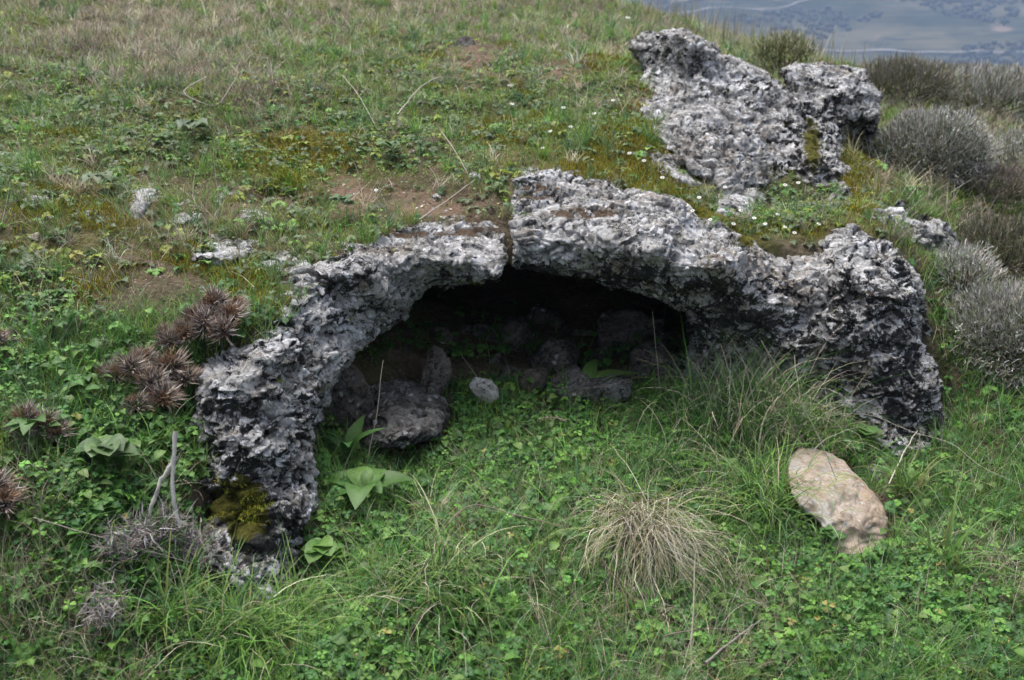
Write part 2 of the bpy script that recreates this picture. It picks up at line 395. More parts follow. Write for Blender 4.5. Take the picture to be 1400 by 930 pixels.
DARKR = rock_mat('dark_rock', light=(.20, .19, .175), mid=(.09, .085, .08), white=(.30, .30, .29), tan=(.12, .09, .07), crust_shade=.8)
PEB = rock_mat('pale_pebble', light=(.60, .57, .53), mid=(.42, .39, .35), white=(.72, .71, .69), tan=(.45, .36, .27), crust_shade=.2)
CAVER = rock_mat('cave_rock', light=(.24, .21, .185), mid=(.13, .112, .098), white=(.15, .145, .14), tan=(.11, .08, .06), crust_shade=.6)

def soil_mat():
    M = NT('soil'); p = M.pos(); a = M.noise(p, 2.2, 5, .6); b = M.noise(p, 30, 6, .7)
    c = M.mix(M.ramp(b, .35, .65), (.06, .05, .032), (.13, .105, .072)); c = M.mix(M.math('MULTIPLY', M.ramp(a, .5, .62), .8), c, (.05, .055, .018))
    c = M.mix(M.math('MULTIPLY', M.attr('moss'), .9), c, M.mix(M.noise(p, 50, 3), (.10, .095, .02), (.20, .17, .03)))
    c = M.mix(M.math('MULTIPLY', M.attr('bare'), M.ramp(M.noise(p, 9, 4), .3, .6)), c, (.17, .115, .082))
    pb = M.vor(p, 55, 'F1'); c = M.mix(M.math('MULTIPLY', M.ramp(pb, .22, .14), M.ramp(M.noise(p, 11, 2), .5, .6)), c, (.32, .28, .25))
    c = M.mix(M.attr('far'), c, M.mix(M.noise(p, .9, 6), (.07, .065, .03), (.19, .165, .11)))
    return M.finish(c, .95, M.bump(M.math('ADD', b, M.math('MULTIPLY', pb, .4)), 1.0, .02), .1)
SOIL = soil_mat()
def far_mat():
    M = NT('far_scrub'); p = M.pos(); mp = M.n('ShaderNodeMapping'); mp.inputs['Scale'].default_value = (.6, 1, 3.0); M.l(p, mp.inputs[0]); q = mp.outputs[0]
    a = M.noise(q, .012, 6, .6, .5); b = M.noise(q, .05, 6, .7)
    c = M.mix(M.ramp(a, .38, .62), (.022, .035, .016), (.14, .125, .07)); c = M.mix(M.ramp(b, .5, .66), c, (.03, .042, .022))
    c = M.mix(M.math('MULTIPLY', M.ramp(M.noise(q, .02, 3, .5, 1.0), .62, .7), .8), c, (.30, .22, .17))
    wv = M.n('ShaderNodeTexWave'); wv.bands_direction = 'Z'; wv.inputs['Scale'].default_value = .14; wv.inputs['Distortion'].default_value = 3; wv.inputs['Detail'].default_value = 3; M.l(p, wv.inputs[0])
    c = M.mix(M.math('MULTIPLY', M.ramp(wv.outputs['Fac'], .6, .95), .10), c, (.22, .2, .13))
    return M.finish(c, .95, None, .05)
FARM = far_mat()
def flat(name, c, r=.9):
    M = NT(name); p = M.pos(); return M.finish(M.mix(M.noise(p, 3, 5), tuple(v * .8 for v in c), tuple(min(v * 1.15, 1) for v in c)), r)

# ------------------------------------------------------------------ surface nets
def surface_nets(S, org, h):
    neg = S < 0
    nx, ny, nz = S.shape
    cs = np.zeros((nx - 1, ny - 1, nz - 1), np.int8)
    for a in (0, 1):
        for b in (0, 1):
            for c in (0, 1): cs += neg[a:nx - 1 + a, b:ny - 1 + b, c:nz - 1 + c]
    I = np.argwhere((cs > 0) & (cs < 8)); m = len(I); idx = np.full(cs.shape, -1, np.int64); idx[I[:, 0], I[:, 1], I[:, 2]] = np.arange(m)
    acc = np.zeros((m, 3)); cnt = np.zeros(m)
    cor = [(a, b, c) for a in (0, 1) for b in (0, 1) for c in (0, 1)]
    val = {k: S[I[:, 0] + k[0], I[:, 1] + k[1], I[:, 2] + k[2]] for k in cor}
    for k in cor:
        for ax in range(3):
            if k[ax] == 0:
                k2 = list(k); k2[ax] = 1; k2 = tuple(k2); a, b = val[k], val[k2]; c = (a < 0) != (b < 0)
                t = np.where(c, a / np.where(c, a - b, 1), 0); p = np.array(k, float)[None] * np.ones((m, 1)); p[:, ax] = t
                acc += p * c[:, None]; cnt += c
    V = (I + acc / cnt[:, None]) * h + org; Q = []
    for ax in range(3):
        o1, o2 = [(1, 2), (2, 0), (0, 1)][ax]; sl0 = [slice(None)] * 3; sl1 = [slice(None)] * 3; sl0[ax] = slice(0, -1); sl1[ax] = slice(1, None)
        A = neg[tuple(sl0)]; Bn = neg[tuple(sl1)]; E = np.argwhere(A != Bn); dims = cs.shape
        ok = (E[:, o1] > 0) & (E[:, o2] > 0) & (E[:, o1] < dims[o1]) & (E[:, o2] < dims[o2]); E = E[ok]
        s = A[E[:, 0], E[:, 1], E[:, 2]]
        def g(d1, d2):
            J = E.copy(); J[:, o1] -= d1; J[:, o2] -= d2; return idx[J[:, 0], J[:, 1], J[:, 2]]
        q = np.stack([g(1, 1), g(0, 1), g(0, 0), g(1, 0)], -1); q[~s] = q[~s][:, ::-1]; Q.append(q)
    return V, np.concatenate(Q)
def vnormals(V, Q):
    n = np.cross(V[Q[:, 2]] - V[Q[:, 0]], V[Q[:, 3]] - V[Q[:, 1]]); N = np.zeros_like(V)
    for k in range(4):
        for a in range(3): N[:, a] += np.bincount(Q[:, k], n[:, a], len(V))
    return N / (np.linalg.norm(N, axis=1, keepdims=True) + 1e-12)
def neigh_mean(v, Q, n, it=1):
    for _ in range(it):
        s = np.zeros(n); c = np.zeros(n)
        for a, b in ((0, 1), (1, 2), (2, 3), (3, 0)):
            s += np.bincount(Q[:, a], v[Q[:, b]], n) + np.bincount(Q[:, b], v[Q[:, a]], n); c += np.bincount(Q[:, a], None, n) + np.bincount(Q[:, b], None, n)
        v = s / np.maximum(c, 1)
    return v

def poly_sdf(poly, x, y):
    p = np.asarray(poly, float); d = np.full(x.shape, 1e9); ins = np.zeros(x.shape, bool)
    for i in range(len(p)):
        a, b = p[i - 1], p[i]; e = b - a; t = np.clip(((x - a[0]) * e[0] + (y - a[1]) * e[1]) / (e @ e + 1e-9), 0, 1)
        d = np.minimum(d, np.hypot(x - a[0] - t * e[0], y - a[1] - t * e[1]))
        c = ((a[1] > y) != (b[1] > y)) & (x < (b[0] - a[0]) * (y - a[1]) / (b[1] - a[1] + 1e-12) + a[0]); ins ^= c
    return np.where(ins, -d, d)
def smax(a, b, k):
    h = np.clip(.5 - .5 * (b - a) / k, 0, 1); return b * (1 - h) + a * h + k * h * (1 - h)

ROCKS = []      # vertices of the big rocks, to keep plants from growing through them
def zone(px, py, Z):
    r = np.zeros(np.shape(px))
    for (cx, cy, rx, ry, a) in Z: r = r + a * np.exp(-(((px - cx) / rx) ** 2 + ((py - cy) / ry) ** 2))
    return r
CRUST = [(340,640,80,50,.55),(360,720,60,50,.9),(395,445,50,25,.4),(470,350,60,16,.5),(1262,560,50,90,.75),(1200,420,60,60,.6),(1130,480,110,60,.35),(360,560,70,40,.25),(1050,450,120,30,.35),(830,380,140,14,.5),(1000,400,60,20,.4),
         (1100,190,40,60,.6),(1030,120,30,16,.6),(1140,250,30,50,.6),(1250,350,60,40,.2),(980,60,60,15,-.3),(800,300,120,35,-.5),(920,150,60,60,-.6),(980,200,60,40,-.4),(740,330,80,30,-.5),(950,345,60,20,-.9),(560,350,80,22,-.2),(800,270,100,20,.1)]
RSOIL = [(740,262,45,14,.9),(800,292,60,9,.8),(660,316,40,8,.9),(560,320,60,8,.7),(450,345,50,8,.7),(1075,340,50,8,.8),(1185,400,25,10,.5),(395,380,20,10,.7),(425,445,20,8,.6),(1120,300,30,14,.6),(905,175,20,20,.5),(1240,455,30,10,.4)]
RMOSS = [(335,700,38,50,1.1),(290,690,20,20,.5),(350,610,50,12,.35),(1110,200,18,50,.8),(1160,190,14,40,.6),(1170,215,18,12,.9),(1215,310,25,30,.5),(1020,330,20,12,.7),(1280,570,10,30,.4),(930,330,20,8,.4),(800,290,60,10,.35)]
def rock_from_outline(poly, depths, T, h, amp=1.0, bulge=None, k=.04, seed=1, wob=3.0, feat=1.0, crack=1.0, terr=1.0):
    poly = np.array(poly, float); D = []; h = h * .72
    for (a, b, c) in depths:
        if isinstance(c, str):
            c = float(hit(a, b, up)[0]) + (float(c[1:]) if len(c) > 1 else .0)
        D.append((a, b, c))
    D = np.array(D, float); F = TPS(D[:, :2] / 100, D[:, 2], 4e-4) if bulge is None else None
    x0, y0 = poly.min(0) - 40; x1, y1 = poly.max(0) + 40; st = 3.0
    gx = np.arange(x0, x1, st); gy = np.arange(y0, y1, st); GX, GY = np.meshgrid(gx, gy, indexing='ij')
    flatp = np.stack([GX.ravel(), GY.ravel(), np.full(GX.size, seed * 7.7)], -1)
    S2 = poly_sdf(poly, GX, GY) + (wob * fbm(flatp, .045, 3, seed)).reshape(GX.shape)
    if bulge is None:
        bx = np.clip(GX, poly[:, 0].min(), poly[:, 0].max()); by = np.clip(GY, poly[:, 1].min(), poly[:, 1].max()); F2 = np.clip(F(bx / 100, by / 100), D[:, 2].min() - .05, D[:, 2].max() + .1)
    else:       # half buried: the ground itself, swelling towards the viewer inside the outline
        F2 = hit(GX.ravel(), GY.ravel(), up).reshape(GX.shape) + .035 - (bulge * .75 + .035) * sstep(-10, 14, -S2) ; S2 = S2 - 14
    F2 = F2 + (feat * .05 * fbm(flatp, .016, 3, seed + 20)).reshape(GX.shape)
    def look(A, px, py):
        fx = np.clip((px - x0) / st, 0, len(gx) - 1.001); fy = np.clip((py - y0) / st, 0, len(gy) - 1.001); i = fx.astype(int); j = fy.astype(int); u = fx - i; v = fy - j
        return A[i, j] * (1 - u) * (1 - v) + A[i + 1, j] * u * (1 - v) + A[i, j + 1] * (1 - u) * v + A[i + 1, j + 1] * u * v
    q1, q2, qr = cell(flatp * .011 + .3 * np.stack([noise(flatp * .02, 1), noise(flatp * .02, 2), 0 * flatp[:, 0]], -1), seed + 50)
    F2 = F2 + (feat * .07 * (qr - .5) * sstep(0, .22, q2 - q1)).reshape(GX.shape)
    ins = S2 < 10; c = np.concatenate([at(GX[ins], GY[ins], F2[ins]), at(GX[ins], GY[ins], F2[ins] + T)]); lo = c.min(0) - 3 * h; hi = c.max(0) + 3 * h
    ax = [np.arange(lo[i], hi[i], h) for i in range(3)]; X, Y, Z = np.meshgrid(*ax, indexing='ij', sparse=True)
    shp = (len(ax[0]), len(ax[1]), len(ax[2])); S = np.empty(shp, np.float32)
    for i0 in range(0, shp[0], 40):
        x = X[i0:i0 + 40]; d = Y * CP - (Z - CAMZ) * SP; px = 700 + FPX * x / d; py = (465 - FPX * (Y * SP + (Z - CAMZ) * CP) / d) + 0 * px
        s2 = look(S2, px, py) * d / FPX; f = look(F2, px, py)
        v = smax(smax(s2, (f - Y) * .8, k), (Y - f - T) + 0 * px, k); S[i0:i0 + 40] = v
    V, Q = surface_nets(S, lo, h)
    for pas in range(2):
        N = vnormals(V, Q)
        if pas == 0:
            d = .028 * fbm(V, 3.2, 3, seed) + .012 * ridged(V * [1, 1, 1.8], 5, 2, seed + 3) - .006 + .006 * fbm(V * [1, 1, 2.2], 9, 2, seed + 7)
            tt_ = fbm(V * [1, 1, 2.6], 3.6, 3, seed + 70) * 4; d += terr * .019 * (np.floor(tt_) + sstep(.8, 1, tt_ - np.floor(tt_)) - tt_ * .7)
            cr_ = np.abs(fbm(V * [1, 1, .8], 2.4, 3, seed + 90)); d -= crack * .035 * sstep(.045, .0, cr_)
        else:
            wv = .5 * np.stack([noise(V * 9, 3), noise(V * 9, 4), noise(V * 9, 5)], -1)
            wv = .5 * np.stack([noise(V * 9, 3), noise(V * 9, 4), noise(V * 9, 5)], -1)
            f1, f2, rv = cell(V * [13, 13, 22] + wv, seed); g1, g2, gr_ = cell(V * [34, 34, 60] + wv * 2, seed + 5)
            rough = sstep(-.3, .3, fbm(V, 4, 2, seed + 31)); pit = sstep(.40, .15, f1) * (rv > .72)
            crk = sstep(.09, .0, np.abs(fbm(V * [1, 1, 1.9], 5, 3, seed + 21))) ** 1.5
            lam = fbm(V * [1, 1, 3.2], 9, 3, seed + 60) * 3; lam = np.floor(lam) + sstep(.7, 1, lam - np.floor(lam)) - lam * .7
            d = .0035 * fbm(V, 13, 3, seed + 9) - .010 * pit * (rv > .85) - .016 * crack * crk + .0040 * terr * lam + .0020 * (rv - .5) * sstep(.02, .16, f2 - f1) * crack
            d += (.12 + .45 * rough) * (.0065 * ridged(V * [1, 1, 2.4], 20, 3, seed + 15) * .6 + .005 * (gr_ - .5) * sstep(0, .2, g2 - g1)) + .0022 * fbm(V, 90, 2, seed + 12)
        V = V + N * (d * amp)[:, None]
    N = vnormals(V, Q)
    px, py = proj(V); at_ = {'crust_shade': np.clip(zone(px, py, CRUST) * .8 + .12 - .50 * np.clip(N[:, 2], -.3, 1), -1, 1.5), 'moss': np.clip(zone(px, py, RMOSS), 0, 1), 'soil': np.clip(zone(px, py, RSOIL) * sstep(.2, .7, N[:, 2]), 0, 1)}  # upward faces paler, undersides blacker: top light painted into the lichen tone
    return V, Q, N, at_
def put_rock(name, r, mat, label, cat, group=None, keep=True):
    V, Q, N, a = r; c = V.mean(0); c[2] = V[:, 2].min()
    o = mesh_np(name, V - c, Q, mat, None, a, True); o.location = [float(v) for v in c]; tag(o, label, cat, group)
    if keep: ROCKS.append((V, Q))
    return o

def nstone(c, size, seed, mat, name='stone', label=None, cat='stone', group=None, sub=4, flatz=.7, amp=.3, parent=None, yaw=None, tilt=0):
    """a free-standing stone: an angular, weathered lump; c = centre"""
    import bmesh
    bm = bmesh.new(); bmesh.ops.create_icosphere(bm, subdivisions=sub, radius=1.0); V = np.array([v.co[:] for v in bm.verts]); T = np.array([[v.index for v in f.verts] for f in bm.faces]); bm.free()
    r0 = np.random.default_rng(seed); K = r0.normal(0, 1, (14, 3)); K /= np.linalg.norm(K, axis=1, keepdims=True); lim = r0.uniform(.62, .95, 14)
    dd = V @ K.T; s = np.min(np.where(dd > .05, lim * .92 / np.maximum(dd, .05), 9), 1); s = np.minimum(s, 1.15); V = V * s[:, None]
    V = V * (1 + amp * .16 * fbm(V, 1.3, 3, seed) + amp * .10 * fbm(V, 5, 3, seed + 4) + amp * .05 * ridged(V, 9, 2, seed))[:, None]
    V *= np.asarray(size) * np.array([1, 1, flatz]); a = r0.uniform(0, 6.28) if yaw is None else yaw
    R = rot(np.array([a]), np.array([tilt + r0.uniform(-.2, .2)]), np.array([r0.uniform(0, 6.28)]), 1)[0]; V = V @ R.T
    n = len(V); o = mesh_np(name, V, T, mat, None, {'crust_shade': np.full(n, -.1), 'moss': np.zeros(n), 'soil': np.zeros(n)}, True, parent)
    o.location = [float(v) for v in c]
    if parent is None: tag(o, label, cat, group)
    return o

# ================================================================== THE SETTING
BARE = [(480,262,80,30,1.0),(600,285,90,28,.9),(655,85,50,32,1.1),(765,100,32,20,1.1),(600,215,40,22,.6),(560,170,40,20,.5),(330,275,50,20,.8),(250,255,40,14,.6),(700,225,50,20,.6),(800,255,60,15,.5),(640,620,40,15,.2),(1180,890,50,25,.5),(640,750,50,22,.4),(370,365,25,12,.6)]
MOSSZ = [(260,385,110,34,1.1),(320,400,50,22,.7),(150,290,100,35,.6),(430,215,70,30,1.0),(440,195,70,20,.7),(700,195,70,25,.6),(830,85,40,20,1.0),(880,240,80,45,1.0),(800,230,60,16,.7),(950,300,50,18,.7),(1010,325,30,12,1),(1180,270,30,50,.9),(730,160,50,25,.5),(860,170,50,40,.6),
         (520,75,60,30,.2),(1160,230,20,40,.5),(60,340,60,20,.5),(330,225,40,14,.6),(560,330,60,8,.6),(640,240,40,12,.5),(1110,320,30,10,.6),(250,150,50,20,.3),(1330,690,40,20,.5),(150,390,70,30,.6),(30,210,40,30,.3)]
xs = np.concatenate([-2.6 - np.cumsum(.028 * 1.085 ** np.arange(1, 92))[::-1], np.arange(-2.6, 3.2, .026), 3.2 + np.cumsum(.028 * 1.085 ** np.arange(1, 92))])
ys = np.concatenate([1.2 - np.cumsum(.03 * 1.16 ** np.arange(1, 34))[::-1], np.arange(1.2, 5.6, .026), 5.6 + np.cumsum(.03 * 1.024 ** np.arange(1, 250))]); ys = ys[ys < 520]
GX, GY = np.meshgrid(xs, ys, indexing='ij'); gz = ground(GX.ravel(), GY.ravel())
V = np.stack([GX.ravel(), GY.ravel(), gz], -1); dist = np.hypot(V[:, 0], V[:, 1]); V[:, 2] += .012 * fbm(V, 22, 3, 77) * (dist < 7) + np.clip((dist - 14) * .02, 0, 2.5) * fbm(V, .03, 4, 5)
i = np.arange(len(V)).reshape(GX.shape); Q = np.stack([i[:-1, :-1], i[1:, :-1], i[1:, 1:], i[:-1, 1:]], -1).reshape(-1, 4)
cc = V[Q].mean(1); MX0, MX1 = at(400, 560, 2.72)[0], at(985, 420, 3.42)[0]
dl_ = V[:, 1] - line_y(V[:, 0]); inm_ = (V[:, 0] > MX0 - .05) & (V[:, 0] < MX1 + .05) & (dl_ > -.10) & (dl_ < .3); V[:, 2] -= .07 * sstep(.12, -.05, dl_) * inm_
Q = Q[~((cc[:, 0] > MX0) & (cc[:, 0] < MX1) & (cc[:, 1] - line_y(cc[:, 0]) > -.15) & (cc[:, 1] - line_y(cc[:, 0]) < -.045))]
px, py = proj(V); onup = upfrac(V[:, 0], V[:, 1])
soil = mesh_np('hillside_ground', V, Q, SOIL, None, {'moss': np.clip(zone(px, py, MOSSZ), 0, 1), 'bare': np.clip(zone(px, py, BARE), 0, 1), 'far': sstep(9, 16, dist)}, True)
tag(soil, kind='structure')
# floor of the hollow, a little below the lawn where they lap
cx = np.arange(-1.25, 1.45, .03); cy = np.arange(2.6, 5.0, .03); CX, CY = np.meshgrid(cx, cy, indexing='ij'); cz = low(CX.ravel(), CY.ravel()) - .006
V = np.stack([CX.ravel(), CY.ravel(), cz], -1); V[:, 2] += .02 * fbm(V, 8, 3, 8) * sstep(-.1, .1, CY.ravel() - line_y(CX.ravel())) - .03 * sstep(0, -.1, CY.ravel() - line_y(CX.ravel()))
i = np.arange(len(V)).reshape(CX.shape); Q = np.stack([i[:-1, :-1], i[1:, :-1], i[1:, 1:], i[:-1, 1:]], -1).reshape(-1, 4); cc = V[Q].mean(1); Q = Q[cc[:, 1] > line_y(cc[:, 0]) - .2]
tag(mesh_np('hollow_ground', V, Q, SOIL, None, {'moss': np.zeros(len(V)), 'bare': np.full(len(V), .3), 'far': np.zeros(len(V))}, True), kind='structure')

# far side of the valley
fx = np.linspace(-1100, 1500, 330); fy = np.concatenate([np.linspace(380, 1000, 300), np.linspace(1010, 2600, 60)]); FX, FY = np.meshgrid(fx, fy, indexing='ij')
def farz(x, y):
    P = np.stack([x, y, 0 * x], -1); r = np.maximum(y - 430 - 25 * noise(P * .004, 2), 0)
    z = -108 + .17 * r + 9 * fbm(P, .006, 4, 41) * sstep(0, 80, r)
    st = 3.2; q = z / st; return (np.floor(q) + sstep(.55, 1, q - np.floor(q))) * st * .25 + z * .75 - .004 * 0 * r
fz = farz(FX.ravel(), FY.ravel()); V = np.stack([FX.ravel(), FY.ravel(), fz], -1); i = np.arange(len(V)).reshape(FX.shape)
tag(mesh_np('far_hill', V, np.stack([i[:-1, :-1], i[1:, :-1], i[1:, 1:], i[:-1, 1:]], -1).reshape(-1, 4), FARM, None, None, True), kind='structure')
def farhit(px, py):
    rx, rz = ray(px, py); t = 380.0
    while t < 2500:
        if CAMZ + rz * t < farz(np.array([rx * t]), np.array([t]))[0]: break
        t += 2
    return t
def road_far(name, pts, wd, mat):
    P = []
    for a, b in pts:
        Y = farhit(a, b); rx, rz = ray(a, b); P.append((float(rx * Y), Y))
    P = np.array(P); tt = np.linspace(0, len(P) - 1, 90); X = np.interp(tt, range(len(P)), P[:, 0]); Yy = np.interp(tt, range(len(P)), P[:, 1]); rows = []
    for k in range(5):
        yy = Yy + (k - 2) * wd / 4; rows.append(np.stack([X, yy, farz(X, yy) + 1.2], -1))
    V = np.stack(rows, 1).reshape(-1, 3); i = np.arange(len(V)).reshape(90, 5)
    return tag(mesh_np(name, V, np.stack([i[:-1, :-1], i[1:, :-1], i[1:, 1:], i[:-1, 1:]], -1).reshape(-1, 4), mat, None, None, True), kind='structure')
RD = flat('road_dust', (.30, .28, .27))
road_far('valley_road', [(1040, 66), (1120, 70), (1200, 71), (1300, 74), (1420, 74), (1600, 76)], 2.5, RD)
road_far('hill_track', [(860, 42), (930, 20), (985, 12), (1040, 16), (1090, 5), (1130, -6)], 3, RD)
road_far('upper_track', [(860, 12), (920, 4), (980, -3), (1040, 0)], 4, RD)
# woods over there, one mass of crowns
V0 = []; B = Batch()
NW = 9000; wx = rng.uniform(-150, 750, NW * 3); wy = rng.uniform(430, 1000, NW * 3); keep = fbm(np.stack([wx, wy, 0 * wx], -1), .012, 3, 61) > .02; wx, wy = wx[keep][:NW], wy[keep][:NW]
import bmesh
bm = bmesh.new(); bmesh.ops.create_icosphere(bm, subdivisions=2, radius=1); IV = np.array([v.co[:] for v in bm.verts]); IT = np.array([[v.index for v in f.verts] for f in bm.faces]); bm.free()
IVn = IV * (1 + .35 * noise(IV * 1.7, 4)[:, None]); n = len(wx)
stamp(B, (IVn, np.zeros((0, 4), int), IT, np.ones(len(IV))), np.stack([wx, wy, farz(wx, wy) + 1.0], -1), rot(rng.uniform(0, 6, n), np.zeros(n), np.zeros(n), n), rng.uniform(.8, 2.6, n), np.stack([rng.uniform(.025, .06, n), rng.uniform(.04, .075, n), rng.uniform(.02, .035, n)], -1))
tag(B.build('far_wood', LEAF), kind='stuff')

# ================================================================== THE ROCK
A_ = rock_from_outline([(688,306),(650,304),(600,304),(545,311),(490,326),(430,336),(384,354),(370,385),(352,402),(346,430),(322,450),(292,474),(280,500),(274,540),(266,580),(252,620),(250,680),(264,725),(292,770),(325,812),(362,825),(402,785),(414,730),(430,680),(432,650),(426,610),(438,560),(446,530),(463,505),(487,480),(515,455),(540,435),(565,410),(590,390),(620,388),(650,388),(680,378),(689,360)],
    [(690,345,3.20),(690,318,'g-.02'),(690,304,'g+.04'),(600,302,'g+.04'),(490,324,'g+.04'),(384,352,'g+.03'),(342,430,'g+.01'),(600,350,'g-.10'),(600,372,3.14),(600,386,3.26),(600,320,'g-.02'),(490,342,'g-.02'),(490,370,'g-.10'),(480,400,2.98),(540,425,3.08),(395,374,'g-.01'),(400,430,2.78),(450,480,2.78),(300,492,'g-.06'),(350,520,2.45),(430,545,2.6),(430,620,2.5),(350,620,2.30),(270,620,2.38),(260,680,2.28),(340,700,2.18),(430,680,2.38),(350,785,2.10),(400,740,2.25),(366,440,'g-.05'),(335,468,'g-.06'),(300,745,2.12)],
    .34, .0072, amp=1.0, k=.03, seed=3)
put_rock('rock_arch', A_, ROCK, 'grey lichen-crusted rock arching along the left of the cave mouth to a mossy black foot', 'rock arch')
B_ = rock_from_outline([(700,262),(704,240),(722,218),(760,226),(800,218),(850,226),(886,242),(912,262),(938,282),(956,299),(1000,318),(1040,329),(1080,326),(1118,322),(1142,314),(1168,310),(1192,326),(1222,345),(1250,375),(1256,410),(1262,450),(1268,490),(1285,540),(1303,590),(1306,625),(1290,665),(1200,675),(1100,675),(1000,660),(940,620),(925,560),(940,480),(950,450),(935,425),(905,404),(870,396),(830,385),(790,374),(740,368),(706,363),(702,330),(698,300)],
    [(700,268,'g-.02'),(722,216,'g+.05'),(800,216,'g+.05'),(890,245,'g+.05'),(960,298,'g+.05'),(1040,327,'g+.05'),(1120,316,'g+.04'),(725,234,'g-.03'),(800,238,'g-.03'),(880,260,'g-.03'),(950,314,'g-.03'),(1040,345,'g-.02'),(1120,338,'g-.03'),(1170,312,'g-.02'),(1250,380,3.28),(745,288,3.46),(850,288,3.44),(930,312,3.30),(800,332,3.11),(800,368,3.24),(700,332,3.2),(702,358,3.28),(900,338,3.0),(870,390,3.22),(930,402,3.18),(980,348,2.96),(985,415,3.12),(1050,400,3.14),(1100,400,3.16),(1150,370,3.24),(1220,400,3.15),(1250,450,3.15),(1150,480,3.05),(1050,480,3.20),(950,470,3.38),(960,540,3.34),(1040,540,3.18),(1200,560,2.95),(1290,600,2.96),(1290,655,2.9),(1280,540,3.08),(1100,570,3.08),(1240,640,2.82),(1000,600,3.3),(950,610,3.3),(1100,660,3.1)],
    .36, .0074, amp=1.0, k=.03, seed=14)
put_rock('rock_arch', B_, ROCK, 'pale-topped rock forming the right limb and lip of the cave mouth, beyond the narrow crack', 'rock arch')
C_ = rock_from_outline([(862,62),(885,50),(930,47),(960,55),(985,76),(1010,86),(1050,100),(1082,130),(1104,160),(1098,200),(1104,235),(1075,262),(1040,285),(995,285),(955,262),(935,228),(905,200),(885,175),(868,130),(886,95)],
    [(930,52,5.3),(880,100,'g-.12'),(1000,90,5.1),(950,150,'g-.38'),(1060,120,4.95),(1085,200,4.5),(1000,235,'g-.16'),(930,210,'g-.10'),(885,165,'g-.08'),(1040,258,'g-.05'),(1035,285,'g+.15'),(990,285,'g+.15'),(950,262,'g+.12'),(1085,262,'g+.1'),(1000,160,4.65),(1040,190,4.5),(1085,235,'g-.12'),(970,250,'g-.03')],
    .55, .013, amp=1.25, k=.03, seed=23, wob=4)
put_rock('boulder', C_, ROCK, 'big pale weathered boulder standing up from the mossy slope behind the cave', 'boulder')
D_ = rock_from_outline([(1068,98),(1110,87),(1150,92),(1180,104),(1195,130),(1199,170),(1190,200),(1165,222),(1160,265),(1155,310),(1120,305),(1092,275),(1085,220),(1090,150)],
    [(1100,92,5.3),(1180,115,5.2),(1192,170,5.05),(1120,160,4.85),(1160,205,'g-.25'),(1135,282,'g-.03'),(1150,310,'g+.12'),(1110,305,'g+.12'),(1090,275,'g+.1'),(1170,240,'g+.1'),(1110,220,'g-.25'),(1150,130,5.0),(1180,195,'g-.2'),(1140,240,'g-.12')],
    .45, .013, amp=1.25, k=.03, seed=31, wob=4)
put_rock('boulder', D_, ROCK, 'darker grey boulder with mossy hollows, standing right against the big pale boulder', 'boulder')
E_ = rock_from_outline([(882,208),(920,212),(948,230),(962,252),(945,262),(925,256),(900,236)], [], .16, .008, amp=.42, bulge=0.09, k=.02, seed=37, wob=5, feat=.25)
put_rock('outcrop', E_, ROCK, 'low knobbly grey ledge in the turf, left of the foot of the big pale boulder', 'rock')
E2_ = rock_from_outline([(978,265),(1005,255),(1030,260),(1040,285),(1015,298),(985,288)], [], .16, .008, amp=.42, bulge=0.12, k=.02, seed=38, wob=5, feat=.25)
put_rock('outcrop', E2_, ROCK, 'dark blocky grey rock in the turf directly below the big pale boulder', 'rock')
F_r = rock_from_outline([(1192,300),(1205,288),(1228,284),(1250,300),(1284,304),(1302,326),(1303,356),(1294,388),(1276,412),(1240,400),(1212,362),(1198,326)], [(1180,290,'g'),(1225,288,3.92),(1288,320,3.85),(1240,335,3.72),(1270,405,3.78),(1200,325,'g-.02'),(1290,350,3.8),(1250,370,3.74)], .3, .010, amp=1.3, k=.04, seed=41)
put_rock('outcrop', F_r, ROCK, 'rough grey knob of rock sticking out at the right, between arch and shrubs', 'rock')
H_ = rock_from_outline([(258,346),(275,330),(310,327),(345,334),(352,352),(325,362),(290,364),(264,360)], [], .16, .008, amp=.42, bulge=0.07, k=.02, seed=43, wob=5, feat=.25)
put_rock('outcrop', H_, ROCK, 'flat pale slab half buried in the moss left of the arch top', 'rock')
I_ = rock_from_outline([(172,290),(178,258),(202,250),(212,268),(200,296),(186,304)], [], .16, .008, amp=.42, bulge=0.06, k=.02, seed=47, wob=5, feat=.25)
put_rock('outcrop', I_, ROCK, 'small grey rock with upright edge in the grass at the upper left', 'rock')
J_ = rock_from_outline([(285,262),(300,248),(318,254),(318,272),(300,282)], [], .16, .008, amp=.42, bulge=0.07, k=.02, seed=48, wob=5, feat=.25)
put_rock('outcrop', J_, ROCK, 'pale knob of rock on bare soil above the flat slab', 'rock')
for q, (poly, bl, lab) in enumerate([([(318,292),(340,282),(372,290),(385,300),(360,308),(330,304)], .05, 'thin rock ledge showing through soil, right of the pale knob'), ([(225,296),(250,288),(278,292),(282,304),(250,312),(228,308)], .05, 'dark flat rock in the mossy bank, above the pale slab'),
        ([(130,226),(150,214),(180,216),(186,228),(160,238),(138,236)], .05, 'grey rock embedded in moss at the upper left'), ([(352,352),(385,350),(392,366),(372,376),(352,370)], .05, 'small broken rock bridging the slab and the arch'), ([(25,268),(50,260),(70,270),(60,282),(32,282)], .05, 'small dark rock sunk in the grass at the far left'), ([(108,290),(130,284),(150,292),(140,304),(114,302)], .04, 'little rock nearly hidden by moss, left of the upright one')]):
    r_ = rock_from_outline(poly, [], .14, .008, amp=.38, bulge=bl, k=.02, seed=70 + q, wob=5, feat=.2); put_rock('outcrop', r_, ROCK, lab, 'rock')
